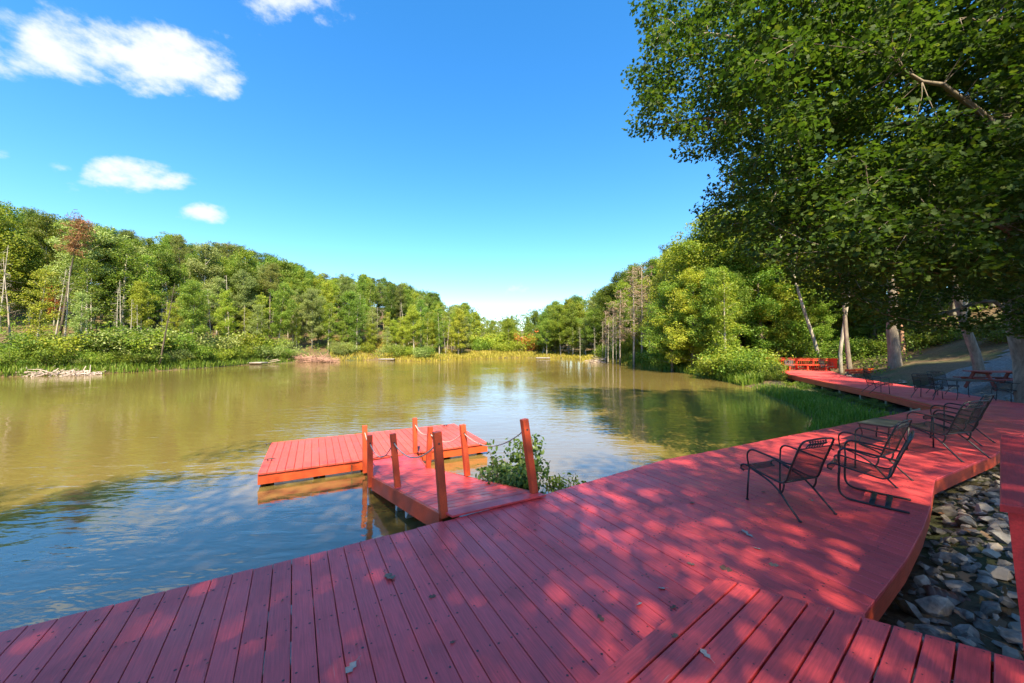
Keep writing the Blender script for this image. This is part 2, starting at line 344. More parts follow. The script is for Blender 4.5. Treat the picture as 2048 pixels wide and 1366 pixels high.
def gz(x, y):
    if -14 < x < 41 and -14 < y < 35:
        i, j = (x + 14) / 0.3, (y + 14) / 0.3; a, b = int(i), int(j); p, q = i - a, j - b
        return float((NZG[b, a] * (1 - p) + NZG[b, a + 1] * p) * (1 - q) + (NZG[b + 1, a] * (1 - p) + NZG[b + 1, a + 1] * p) * q)
    return _look(GZG, x, y)
def sd1(x, y): return _look(SDG, x, y)

gx = np.unique(np.concatenate([np.arange(-12, 32, 0.45), np.arange(-110, 90, 3.0), np.linspace(-700, -110, 14), np.linspace(90, 700, 14)]))
gy = np.unique(np.concatenate([np.arange(-4, 32, 0.45), np.arange(-40, 150, 3.0), np.linspace(-500, -40, 10), np.linspace(150, 900, 14)]))
GX, GY = np.meshgrid(gx, gy); GZ = ground_z(GX, GY)
far = np.hypot(GX, GY - 40) > 220
V = np.stack([GX.ravel(), GY.ravel(), GZ.ravel()], 1)
nx, ny = len(gx), len(gy)
idx = np.arange(nx * ny).reshape(ny, nx)
F = np.stack([idx[:-1, :-1].ravel(), idx[:-1, 1:].ravel(), idx[1:, 1:].ravel(), idx[1:, :-1].ravel()], 1)
def ground_material():
    m, N, L, out = new_mat('forest_floor')
    geo = nd(N, 'ShaderNodeNewGeometry')
    n1 = nd(N, 'ShaderNodeTexNoise', {'Scale': 0.35, 'Detail': 6, 'Roughness': 0.6}); n2 = nd(N, 'ShaderNodeTexNoise', {'Scale': 9.0, 'Detail': 6, 'Roughness': 0.7})
    L.new(geo.outputs['Position'], n1.inputs[0]); L.new(geo.outputs['Position'], n2.inputs[0])
    litter = ramp_node(N, [(0.25, (0.035, 0.022, 0.012)), (0.5, (0.12, 0.075, 0.035)), (0.78, (0.24, 0.16, 0.085))]); L.new(n2.outputs[0], litter.inputs[0])
    moss = ramp_node(N, [(0.3, (0.025, 0.035, 0.01)), (0.7, (0.09, 0.10, 0.03))]); L.new(n2.outputs[0], moss.inputs[0])
    k = ramp_node(N, [(0.48, (0, 0, 0)), (0.60, (1, 1, 1))]); L.new(n1.outputs[0], k.inputs[0])
    mx = nd(N, 'ShaderNodeMixRGB'); L.new(k.outputs[0], mx.inputs[0]); L.new(litter.outputs[0], mx.inputs[1]); L.new(moss.outputs[0], mx.inputs[2])
    b = nd(N, 'ShaderNodeBsdfPrincipled', {'Roughness': 0.95}); L.new(mx.outputs[0], b.inputs['Base Color'])
    bp = nd(N, 'ShaderNodeBump', {'Strength': 0.8, 'Distance': 0.05}); L.new(n2.outputs[0], bp.inputs['Height']); L.new(bp.outputs[0], b.inputs['Normal'])
    L.new(b.outputs[0], out.inputs[0]); return m
M_ground = ground_material()
link('ground', np_mesh('ground', V, F, M_ground, True), kind='structure', label='leaf-littered lake bed, banks and wooded hillsides')

# gravel clearing beside the deck
def gravel_material():
    m, N, L, out = new_mat('grey_gravel')
    geo = nd(N, 'ShaderNodeNewGeometry')
    v1 = nd(N, 'ShaderNodeTexVoronoi', {'Scale': 22.0}); L.new(geo.outputs['Position'], v1.inputs['Vector'])
    n2 = nd(N, 'ShaderNodeTexNoise', {'Scale': 1.2, 'Detail': 5}); L.new(geo.outputs['Position'], n2.inputs['Vector'])
    sepc = nd(N, 'ShaderNodeSeparateColor'); L.new(v1.outputs['Color'], sepc.inputs[0])
    r = ramp_node(N, [(0.0, (0.09, 0.085, 0.08)), (1.0, (0.21, 0.205, 0.20))]); L.new(sepc.outputs[0], r.inputs[0])
    k = ramp_node(N, [(0.5, (0, 0, 0)), (0.75, (1, 1, 1))]); L.new(n2.outputs[0], k.inputs[0])
    k2 = nd(N, 'ShaderNodeMath', operation='MULTIPLY'); k2.inputs[1].default_value = 0.6; L.new(k.outputs[0], k2.inputs[0])
    mx = nd(N, 'ShaderNodeMixRGB'); L.new(k2.outputs[0], mx.inputs[0]); L.new(r.outputs[0], mx.inputs[1]); mx.inputs[2].default_value = (0.17, 0.13, 0.08, 1)
    b = nd(N, 'ShaderNodeBsdfPrincipled', {'Roughness': 0.9}); L.new(mx.outputs[0], b.inputs['Base Color'])
    bp = nd(N, 'ShaderNodeBump', {'Strength': 0.9, 'Distance': 0.03}); L.new(v1.outputs['Distance'], bp.inputs['Height']); L.new(bp.outputs[0], b.inputs['Normal'])
    L.new(b.outputs[0], out.inputs[0]); return m
M_gravel = gravel_material()
ax = np.arange(13.0, 40.1, 0.45); ay = np.arange(3.0, 27.1, 0.45); AX, AY = np.meshgrid(ax, ay)
# bounded by the deck on one side and the litter slope on the other
t_ = lake_sd(AX, AY)
wob = 0.8 * hnoise(AX, AY, 0.5)
keep = (t_ > 2.6) & (AY < 13.0 + 0.42 * (AX - 14) + wob + 2.4) & (AY + wob < 24.5) & (AX < 33)
keepf = (keep[:-1, :-1] & keep[1:, 1:] & keep[:-1, 1:] & keep[1:, :-1]).ravel()
idx = np.arange(AX.size).reshape(AX.shape)
F = np.stack([idx[:-1, :-1].ravel(), idx[:-1, 1:].ravel(), idx[1:, 1:].ravel(), idx[1:, :-1].ravel()], 1)[keepf]
V = np.stack([AX.ravel(), AY.ravel(), (ground_z(AX, AY) + 0.035).ravel()], 1)
used = np.unique(F); remap = -np.ones(len(V), int); remap[used] = np.arange(len(used))
link('gravel_path', np_mesh('gravel_path', V[used], remap[F], M_gravel, True), kind='structure', label='grey gravel clearing beside the red boardwalk')

def water_material():
    m, N, L, out = new_mat('murky_lake_water')
    geo = nd(N, 'ShaderNodeNewGeometry')
    def wavelet(scale, sx, sy, rot, detail=3, rough=0.5, dist=0.0):
        mp = nd(N, 'ShaderNodeMapping'); mp.inputs['Rotation'].default_value = (0, 0, rot); mp.inputs['Scale'].default_value = (sx, sy, 1)
        L.new(geo.outputs['Position'], mp.inputs['Vector'])
        n = nd(N, 'ShaderNodeTexNoise', {'Scale': scale, 'Detail': detail, 'Roughness': rough, 'Distortion': dist}); L.new(mp.outputs[0], n.inputs['Vector']); return n.outputs[0]
    a = wavelet(2.6, 0.5, 1.5, R(-32), 3, 0.5, 0.4)        # wind ripples
    c = wavelet(8.0, 0.6, 1.3, R(-20), 2, 0.5, 0.2)
    d = wavelet(0.22, 1, 1, 0, 3)                             # calm and ruffled patches
    gain = nd(N, 'ShaderNodeMapRange', {'From Min': 0.38, 'From Max': 0.62, 'To Min': 0.30, 'To Max': 1.0}); L.new(d, gain.inputs[0])
    s1 = nd(N, 'ShaderNodeMath', operation='MULTIPLY'); L.new(c, s1.inputs[0]); s1.inputs[1].default_value = 0.22
    s2 = nd(N, 'ShaderNodeMath', operation='ADD'); L.new(a, s2.inputs[0]); L.new(s1.outputs[0], s2.inputs[1])
    s3 = nd(N, 'ShaderNodeMath', operation='MULTIPLY'); L.new(s2.outputs[0], s3.inputs[0]); L.new(gain.outputs[0], s3.inputs[1])
    bp = nd(N, 'ShaderNodeBump', {'Strength': 0.5, 'Distance': 0.034}); L.new(s3.outputs[0], bp.inputs['Height'])
    murk = nd(N, 'ShaderNodeTexNoise', {'Scale': 0.12, 'Detail': 3}); L.new(geo.outputs['Position'], murk.inputs['Vector'])
    r = ramp_node(N, [(0.3, (0.150, 0.108, 0.030)), (0.7, (0.190, 0.138, 0.044))]); L.new(murk.outputs[0], r.inputs[0])
    b = nd(N, 'ShaderNodeBsdfPrincipled', {'Roughness': 0.04, 'IOR': 2.2}); L.new(r.outputs[0], b.inputs['Base Color']); L.new(bp.outputs[0], b.inputs['Normal'])
    L.new(b.outputs[0], out.inputs[0]); return m
wpoly = MB()
ext = [np.array((x, y)) for x, y in SH]
cen = np.array((-10.0, 30.0))
ring = [(*(p + unit(p - cen) * 1.2), WZ) for p in ext]
wpoly.add(ring, [tuple(range(len(ring)))])
wm = wpoly.mesh('lake_water', water_material())
if wm.polygons[0].normal.z < 0: wm.flip_normals()
link('lake_water', wm, kind='structure', label='brown-green lake reflecting woods and blue sky')

# ------------------------------------------------------------------ the red deck
def UV(u, v): return DD * u + EE * v
fr = lambda v: float(np.interp(v, *zip(*front_pts))); bk_ = lambda v: float(np.interp(v, *zip(*back_pts)))
deck = empty('lakeside_deck', (*UV(2.5, 3), 0), label='broad red-stained plank deck along the near shore with chairs on it', category='deck')
deck_inv = -np.array(deck.location)
def keep_world(o, parent):
    o.parent = parent; o.location = -Vector(parent.location); return o
rng = np.random.default_rng(5)
PITCH = 0.1435; v = -4.6; nails = MB(); k = 0
while v < 21.0:
    gap = 0.0035 + 0.003 * rng.random()
    if 7.28 < v < 7.43: gap = 0.016
    v0, v1 = v + gap / 2, v + PITCH - gap / 2
    du = rng.normal(0, 0.004); dz_ = rng.normal(0, 0.0012)
    foot = [UV(bk_(v0) , v0), UV(bk_(v1), v1), UV(fr(v1) + du, v1), UV(fr(v0) + du, v0)]
    o = MB().slab(foot, -0.034, dz_, 0.004).build('plank', M_deck)
    keep_world(o, deck)
    for u in np.arange(0.95, 4.2, 0.405):
        uu_ = u + rng.normal(0, 0.012)
        for vv_ in (v0 + 0.026, v1 - 0.026):
            vq = vv_ + rng.normal(0, 0.005)
            if bk_(vq) + 0.03 < uu_ < fr(vq) - 0.03 and rng.random() < 0.8:
                c = UV(uu_, vq); r = 0.0055 + 0.0035 * rng.random()
                nails.add([(c[0] + r * math.cos(a), c[1] + r * math.sin(a), dz_ + 0.0012) for a in np.linspace(0, 2 * math.pi, 7)[:-1]], [tuple(range(6))])
    v += PITCH
keep_world(nails.build('nail_heads', M_nail, kind='stuff'), deck)
def fascia(pts, fn, z0, z1, inset, name, mat, parent):
    for (va, ua), (vb, ub) in zip(pts[:-1], pts[1:]):
        a, b = UV(ua + inset, va), UV(ub + inset, vb)
        zc = (z0 + z1) / 2
        o = MB().beam((*a, zc), (*b, zc), 0.038, z1 - z0).build(name, mat); keep_world(o, parent)
fascia(front_pts, fr, -0.225, -0.038, -0.030, 'fascia', M_edge, deck)
fascia([(-4.6, 0.88)] + back_pts[1:], bk_, -0.225, -0.038, 0.028, 'fascia', M_edge, deck)
for vj in np.arange(-4, 21, 2.1):
    for uj in (fr(vj) - 0.5, bk_(vj) + 0.4):
        c = UV(uj, vj); zb = gz(*c) - 0.15
        o = MB().beam((*c, zb), (*c, -0.225), 0.14, 0.14, up=(EE[0], EE[1], 0)).build('support_post', M_timber); keep_world(o, deck)
for uj in (1.7, 2.2, 2.7, 3.2, 3.65):
    o = MB().beam((*UV(uj, -4.5), -0.13), (*UV(uj, 17.0), -0.13), 0.04, 0.18).build('joist', M_timber); keep_world(o, deck)

# raised step platform under the photographer
plat = empty('raised_platform', (1.5, 1.5, 0), label='raised red board platform on the near corner of the deck, above the stone bed', category='platform')
G2 = np.array((0.794, 0.608)); N2 = np.array((0.608, -0.794)); PZ = 0.18
c0 = P(1431, 1150, PZ)[:2]; c1 = P(2035, 1315, PZ)[:2]
edge_d = unit(c1 - c0)
pp = 0.129
for i in range(17):
    wa, wb = i * pp + 0.0055, (i + 1) * pp - 0.0055
    def far_end(w):
        s = w / (edge_d @ N2); return c0 + edge_d * s
    fa, fb = far_end(wa), far_end(wb)
    jit = rng.normal(0, 0.004)
    foot = [fa + G2 * jit, fa - G2 * (2.6), fb - G2 * (2.6), fb + G2 * jit]
    if i == 0: foot = [fa + G2 * -0.02, fa - G2 * 2.6, fb - G2 * 2.6, fb + G2 * jit, fa + N2 * 0.03 + edge_d * 0.0 + G2 * -0.002]
    dz_ = rng.normal(0, 0.0015)
    keep_world(MB().slab(foot, PZ - 0.036, PZ + dz_, 0.006).build('plank', M_plat), plat)
pn = MB()
for i in range(17):
    for w in (i * pp + 0.03, (i + 1) * pp - 0.03):
        e = far_end(w)
        for s in (0.04, 0.45, 0.86, 1.3):
            c = e - G2 * (s + rng.normal(0, 0.006)); r = 0.0045
            pn.add([(c[0] + r * math.cos(a), c[1] + r * math.sin(a), PZ + 0.0035) for a in np.linspace(0, 2 * math.pi, 7)[:-1]], [tuple(range(6))])
keep_world(pn.build('nail_heads', M_nail, kind='stuff'), plat)
def skirt(a, b, z0, z1, mat=M_edge):
    return keep_world(MB().beam((*a, (z0 + z1) / 2), (*b, (z0 + z1) / 2), 0.036, z1 - z0).build('skirt_board', mat), plat)
ins = 0.04
skirt(c0 + N2 * ins - G2 * 0.06, c0 + N2 * ins - G2 * 2.55, 0.004, PZ - 0.04)
skirt(far_end(0.08) - G2 * ins, far_end(1.3) - G2 * ins, -0.02, PZ - 0.04)
skirt(far_end(1.3) - G2 * ins, far_end(2.18) - G2 * ins, -0.02, PZ - 0.04)
for w in (1.35, 2.1):
    e = far_end(w) - G2 * 0.16
    keep_world(MB().beam((*e, gz(*e) - 0.1), (*e, PZ - 0.04), 0.09, 0.09, up=(1, 0, 0)).build('support_post', M_timber), plat)

# wide capped railing wall beside the platform
rail = empty('capped_railing', (3.4, 2.6, 0), label='solid red railing with a broad flat cap beside the raised platform', category='railing')
RZ = 1.035
n0 = P(1995.5, 1006, RZ)[:2]; f0 = P(1998, 867, RZ)[:2]; gd = unit(f0 - n0); nd2 = np.array((gd[1], -gd[0]))
cap_edge = edge_d
w_cap = 0.62
foot = [n0, n0 + cap_edge * w_cap, f0 + nd2 * w_cap * 0.95, f0]
keep_world(MB().slab([foot[0], foot[1], foot[2], foot[3]], RZ - 0.045, RZ, 0.006).build('cap_board', M_cap), rail)
for (a, b) in ((0.03, w_cap - 0.03),):
    q0 = n0 + cap_edge * a + gd * 0.03; q1 = n0 + cap_edge * b + gd * 0.03
    lean = 0.055
    V = []
    zb = -0.25
    base = P(2037, 1330, PZ)
    qb0 = q0 + cap_edge * 0.085; qb1 = q1 + cap_edge * 0.06
    top = RZ - 0.047
    V = [(*q0, top), (*q1, top), (*(q1 + gd * 0.04), top), (*(q0 + gd * 0.04), top), (*qb0, zb), (*qb1, zb), (*(qb1 + gd * 0.04), zb), (*(qb0 + gd * 0.04), zb)]
    o = MB().add(V, [(0, 1, 2, 3), (7, 6, 5, 4), (0, 4, 5, 1), (1, 5, 6, 2), (2, 6, 7, 3), (3, 7, 4, 0)]).build('end_panel', M_cap); keep_world(o, rail)
for s in (0.6, 1.35, 2.1, 2.7):
    q = n0 + gd * s + nd2 * 0.34
    keep_world(MB().beam((*q, gz(*q) - 0.1), (*q, RZ - 0.047), 0.09, 0.09, up=(1, 0, 0)).build('post', M_cap), rail)
for zz in (0.45, 0.86):
    keep_world(MB().beam((*(n0 + gd * 0.1 + nd2 * 0.40), zz), (*(n0 + gd * 2.74 + nd2 * 0.40), zz), 0.036, 0.14).build('side_rail', M_cap), rail)

# ------------------------------------------------------------------ floating dock and ramp
DZ = -0.41
dl, dr = P(517, 945, DZ)[:2], P(975, 884, DZ)[:2]
ed = unit(dr - dl); dd = np.array((-ed[1], ed[0])); DL = float(np.linalg.norm(dr - dl)); DW = 2.40
dock = empty('floating_dock', (*((dl + dr) / 2 + dd * DW / 2), WZ), label='red plank floating swim dock at the end of the rope-railed ramp', category='dock')
M_dock = paint_wood('dock_stain', (0.68, 0.085, 0.060), math.atan2(dd[1], dd[0]), rough=0.5)
M_dedge = paint_wood('dock_edge_stain', (0.58, 0.080, 0.020), math.atan2(ed[1], ed[0]), rough=0.5)
nb = int(DL / 0.1435); pw = DL / nb; dn = MB()
for i in range(nb):
    g = 0.005 + 0.004 * rng.random()
    a, b = dl + ed * (i * pw + g / 2), dl + ed * ((i + 1) * pw - g / 2)
    j = rng.normal(0, 0.004)
    keep_world(MB().slab([a - dd * (0.03 + j), b - dd * (0.03 + j), b + dd * (DW + 0.02), a + dd * (DW + 0.02)], DZ - 0.034, DZ + rng.normal(0, .0015), 0.004).build('plank', M_dock), dock)
for (a, b) in ((dl, dr), (dl + dd * DW, dr + dd * DW)):
    s = dd * (0.02 if a is dl else -0.02)
    keep_world(MB().beam((*(a + s), DZ - 0.132), (*(b + s), DZ - 0.132), 0.038, 0.19).build('fascia', M_dedge), dock)
for a in (dl + ed * 0.02, dr - ed * 0.02):
    keep_world(MB().beam((*(a + dd * 0.042), DZ - 0.132), (*(a + dd * (DW - 0.042)), DZ - 0.132), 0.038, 0.19).build('fascia', M_dedge), dock)
for i in range(5):
    for jx in (0.08, DW - 0.58):
        c = dl + ed * (0.25 + i * 0.87) + dd * jx
        ft = [c, c + ed * 0.66, c + ed * 0.66 + dd * 0.5, c + dd * 0.5]
        keep_world(MB().slab(ft, WZ - 0.12, DZ - 0.232, 0.01).build('float_block', M_float), dock)
keep_world(MB().beam((*(dl + ed * 0.1 + dd * 0.3), DZ - 0.19), (*(dr - ed * 0.1 + dd * 0.3), DZ - 0.19), 0.04, 0.07).build('float_bearer', M_dark), dock)
# cleats
for (px, py) in ((541, 921), (891, 853), (538, 890)):
    c = P(px, py, DZ)
    h = MB()
    h.tube([c + np.array((*(ed * -0.10), 0.035)), c + np.array((*(ed * -0.05), 0.045)), c + np.array((*(ed * 0.05), 0.045)), c + np.array((*(ed * 0.10), 0.035))], [0.006, 0.012, 0.012, 0.006], 8)
    h.tube([c + np.array((*(ed * -0.035), 0.0)), c + np.array((*(ed * -0.035), 0.045))], 0.010, 8); h.tube([c + np.array((*(ed * 0.035), 0.0)), c + np.array((*(ed * 0.035), 0.045))], 0.010, 8)
    keep_world(h.build('cleat', M_iron), dock)
ch = MB(); c = P(706, 930, DZ - 0.05); c = np.array((*(dl + ed * ((c[:2] - dl) @ ed) - dd * 0.012), DZ - 0.1))
for q in range(11):
    z = -0.028 * q; a = 0 if q % 2 else 1
    ch.tube([c + np.array((0.010 * math.cos(t) * (1 if a else 0.2), 0.010 * math.cos(t) * (0.2 if a else 1), z + 0.019 * math.sin(t))) for t in np.linspace(0, 2 * math.pi, 9)], 0.0035, 5, False)
keep_world(ch.build('mooring_chain', simple('rusty_chain', (0.20, 0.13, 0.09), rough=0.6, metallic=0.5), kind='stuff'), dock)

# ramp: near section slopes from the deck down to a short landing on the dock
rl0, rr0 = P(886, 1024, 0.02), P(1078, 986, 0.02)
rl1, rr1 = P(747, 951, DZ + 0.05), P(853, 934, DZ + 0.05)
rl2, rr2 = P(741, 921, DZ + 0.03), P(829, 906, DZ + 0.03)
ramp_o = empty('dock_ramp', (*((rl1 + rr1)[:2] / 2), WZ), label='narrow sloping red gangway from deck to floating dock, with rope strung between posts', category='gangway')
def quadstrip(La, Ra, Lb, Rb, n, first=False):
    for i in range(n):
        t0, t1 = (i + 0.03) / n, (i + 0.97) / n
        q = [La + (Lb - La) * t0, Ra + (Rb - Ra) * t0, Ra + (Rb - Ra) * t1, La + (Lb - La) * t1]
        zt = [p[2] for p in q]; dz_ = rng.normal(0, .001)
        keep_world(MB().slab([p[:2] for p in q], [z - 0.034 for z in zt], [z + dz_ for z in zt], 0.004).build('plank', M_ramp), ramp_o)
ln = np.linalg.norm(((rl1 + rr1) - (rl0 + rr0)) / 2); quadstrip(rl0, rr0, rl1, rr1, int(ln / 0.1435))
ln = np.linalg.norm(((rl2 + rr2) - (rl1 + rr1)) / 2); quadstrip(rl1, rr1, rl2, rr2, max(3, int(ln / 0.1435)))
# threshold plate over the deck edge
pl = [P(905, 1031, 0.03), P(1092, 989, 0.03), rr0 + np.array((0, 0, 0.012)), rl0 + np.array((0.0, 0, 0.012))]
keep_world(MB().slab([p[:2] for p in pl], [p[2] - 0.016 for p in pl], [p[2] + 0.006 for p in pl], 0.003).build('threshold_board', M_ramp), ramp_o)
dn3 = np.array((0, 0, -0.135))
for a, b in ((rl0, rl1), (rr0, rr1), (rl1, rl2), (rr1, rr2)):
    s = unit(np.array((*( (rr0 - rl0)[:2]), 0))) * (-0.021 if a is rl0 or a is rl1 else 0.021)
    keep_world(MB().beam(a + dn3 + s + (0, 0, 0.02), b + dn3 + s + (0, 0, 0.02), 0.04, 0.225).build('stringer', M_edge), ramp_o)
for t in (0.45, 0.62):
    c = rl0 + (rl1 - rl0) * t + (rr0 - rl0) * 0.12
for t in (0.55, 0.70):
    c = (rl0 + (rl1 - rl0) * t) * 0.88 + (rr0 + (rr1 - rr0) * t) * 0.12
    fb = MB(); w = 0.13; x0 = c[:2] - EE * w; 
    ring = [(-0.10, 0.0), (-0.10, -0.06), (-0.06, -0.16), (0.0, -0.25), (0.07, -0.25), (0.07, 0.0)]
    topz = c[2] - 0.22
    A = [(*(c[:2] + DD * p), min(topz, topz + q)) for p, q in ring]; Bv = [(*(c[:2] + DD * p + EE * 0.5), min(topz, topz + q)) for p, q in ring]
    n = len(ring); fb.add(A + Bv, [tuple(range(n)), tuple(range(2 * n - 1, n - 1, -1))] + [(i, n + i, n + (i + 1) % n, (i + 1) % n) for i in range(n)])
    keep_world(fb.build('float_block', M_float), ramp_o)
# posts (top pixel, foot pixel, foot height, width)
def post_pts(xt, yt, xb, yb, base):
    Yb = base[1]
    return PD(xt, yt, Yb), PD(xb, yb, Yb)
specs = [(874, 863, 888, 1032, rl0, 0.088), (1048, 838, 1068, 984, rr0, 0.088),
         (786, 867, 799, 1002, rl0 + (rl1 - rl0) * 0.60, 0.085), (925, 849, 935, 950, rr0 + (rr1 - rr0) * 0.56, 0.085),
         (740, 870, 742, 972, rl1 - (0, .05, 0), 0.085), (861, 853, 857, 934, rr1, 0.085),
         (730, 851, 731, 944, rl2 - (0.02, -0.02, 0), 0.085), (830, 836, 831, 904, rr2, 0.085)]
tops = []
for (xt, yt, xb, yb, base, w) in specs:
    t, b = post_pts(xt, yt, xb, yb, base)
    ax_ = unit(t - b)
    o = MB().beam(b, t, w, w, up=(DD[0], DD[1], 0), ch=0.006).build('post', M_post); keep_world(o, ramp_o)
    tops.append(t - ax_ * 0.13)
    hole = t - ax_ * 0.13 - np.array((*DD, 0)) * (w / 2 + 0.001)
    hm = MB().tube([hole, hole - np.array((*DD, 0)) * 0.002], 0.014, 10); ho = hm.build('rope_hole', M_nail); ho.parent = o; 
    # parent o sits at -ramp location: keep world coordinates
    ho.location = (0, 0, 0)
def rope(a, b, sag):
    pts = [a + (b - a) * t + np.array((0, 0, -sag * 4 * t * (1 - t))) for t in np.linspace(0, 1, 17)]
    keep_world(MB().tube(pts, 0.009, 8).build('rope', M_rope, smooth=True), ramp_o)
rope(tops[0], tops[2], 0.20); rope(tops[2], tops[4], 0.24); rope(tops[4], tops[6], 0.06)
rope(tops[1], tops[3], 0.22); rope(tops[3], tops[5], 0.16); rope(tops[5], tops[7], 0.10)
# loose grey cable lying over the dock end of the ramp
cab = MB().tube([P(735, 919, DZ + .06), P(755, 914, DZ + .06), P(775, 910, DZ + .06), P(783, 912, DZ + 0.06), P(790, 925, DZ + 0.03)], 0.008, 6)
link('rubber_cable', cab.mesh('rubber_cable', M_iron, True), None, None, label='thin dark cable lying across the joint of gangway and floating dock', category='cable')

# ------------------------------------------------------------------ trees: prototypes
RHOMB = (np.array([(-.5, 0, 0), (0, -.36, .05), (.5, 0, 0), (0, .36, .05)]), np.array([(0, 1, 2, 3)]))
NEEDLE = (np.array([(-.5, -.07, 0), (.5, -.05, 0), (.5, .05, 0), (-.5, .07, 0)]), np.array([(0, 1, 2, 3)]))
_mp = [(-.50, 0), (-.16, -.40), (.00, -.20), (.24, -.44), (.52, 0), (.24, .44), (.00, .20), (-.16, .40)]
MAPLE = (np.array([(0.02, 0, 0)] + [(x, y, 0.16 * (x * x + y * y)) for x, y in _mp]), np.array([(0, 1 + i, 1 + (i + 1) % 8) for i in range(8)]))
_ov = [(-.5, 0), (-.25, -.2), (.1, -.24), (.38, -.13), (.55, 0), (.38, .13), (.1, .24), (-.25, .2)]
OVAL = (np.array([(x, y, 0.12 * y * y * 6 - 0.15 * x * x) for x, y in _ov]), np.array([(0, 1, 2, 7), (2, 3, 6, 7), (3, 4, 5, 6)]))

def leaves_at(C, S, rng, tmpl, out_dir=None, up=0.5, outw=0.6, spread=1.0):
    """C (n,3) leaf positions, S (n) sizes"""
    n = len(C); T, F = tmpl
    nrm = rng.normal(0, spread, (n, 3)); nrm[:, 2] += up
    if out_dir is not None: nrm += out_dir * outw
    nrm /= np.linalg.norm(nrm, axis=1, keepdims=True) + 1e-9
    ta = rng.normal(0, 1, (n, 3)); ta -= (ta * nrm).sum(1, keepdims=True) * nrm; ta /= np.linalg.norm(ta, axis=1, keepdims=True) + 1e-9
    tb = np.cross(nrm, ta); s = S[:, None, None]
    V = C[:, None, :] + s * (T[None, :, 0:1] * ta[:, None, :] + T[None, :, 1:2] * tb[:, None, :] + T[None, :, 2:3] * nrm[:, None, :])
    Fa = (F[None] + (np.arange(n) * len(T))[:, None, None]).reshape(-1, F.shape[1])
    return V.reshape(-1, 3), Fa
def cluster_leaves(cl, rng, tmpl, size, per, flat=0.75, up=0.5, outw=0.8, core=0.35):
    """cl: list of (centre, radius); leaves on and in every clump"""
    C, O, S = [], [], []
    for c, r in cl:
        k = max(4, int(per * (r ** 2)))
        d = rng.normal(0, 1, (k, 3)); d /= np.linalg.norm(d, axis=1, keepdims=True)
        rad = r * (core + (1 - core) * rng.random(k) ** 0.5)
        C.append(np.asarray(c) + d * rad[:, None] * np.array((1, 1, flat))); O.append(d); S.append(size * rng.uniform(0.65, 1.3, k))
    return leaves_at(np.concatenate(C), np.concatenate(S), rng, tmpl, np.concatenate(O), up, outw)

def wig(a, b, n, amp, rng):
    a, b = np.array(a, float), np.array(b, float); out = []
    o = rng.normal(0, amp, (n, 3)); o[0] = 0; o[-1] *= 0.3
    o = np.cumsum(o, 0) * 0.6
    for i in range(n):
        t = i / (n - 1); out.append(a + (b - a) * t + o[i] * (t if t < 1 else 1))
    return out
def broadleaf(seed, H=13.0, R=3.4, base=0.28, nl=13, crad=(0.75, 1.25), per=34, leaf=0.30, lean=0.0, r0=None):
    rng = np.random.default_rng(seed); tr = MB(); cl = []
    r0 = r0 or H * 0.0135
    tp = wig((0, 0, -0.4), (lean, rng.normal(0, .3), H * 0.93), 8, 0.10, rng); tr.tube(tp, [r0 * (1.25 if i == 0 else 1 - 0.85 * i / 7) for i in range(8)], 7)
    tp = np.array(tp)
    for i in range(nl):
        f = base + (0.96 - base) * (i + rng.random() * 0.8) / nl
        p = np.array([np.interp(f * H, tp[:, 2], tp[:, k]) for k in range(3)])
        az = i * 2.4 + rng.normal(0, .4); prof = math.sin(math.pi * min(0.97, 0.16 + 0.86 * (f - base) / (1 - base))) ** 0.7
        Ln = R * prof * rng.uniform(0.65, 1.12); el = R_ = rng.uniform(0.15, 0.75) + 0.5 * (f - base)
        q = p + Ln * np.array((math.cos(az) * math.cos(el), math.sin(az) * math.cos(el), math.sin(el)))
        br = wig(p, q, 5, 0.07 * Ln / 2, rng); rr = r0 * 0.34 * (1.1 - f * 0.6)
        tr.tube(br, [rr, rr * .8, rr * .6, rr * .4, rr * .2], 4, False)
        m = int(4 + Ln * 3.2)
        for j in range(m):
            t = 0.30 + 0.75 * rng.random(); c = p + (q - p) * t + rng.normal(0, 0.36 * (0.4 + Ln / 4), 3) * np.array((1, 1, 0.7))
            cl.append((c, rng.uniform(*crad) * (0.75 + 0.35 * prof)))
    for j in range(4): cl.append((np.array((lean, 0, H * 0.93)) + rng.normal(0, .45, 3), rng.uniform(*crad) * 0.8))
    V, F = cluster_leaves(cl, rng, RHOMB, leaf, per, outw=1.3, up=0.7)
    return tr, V, F
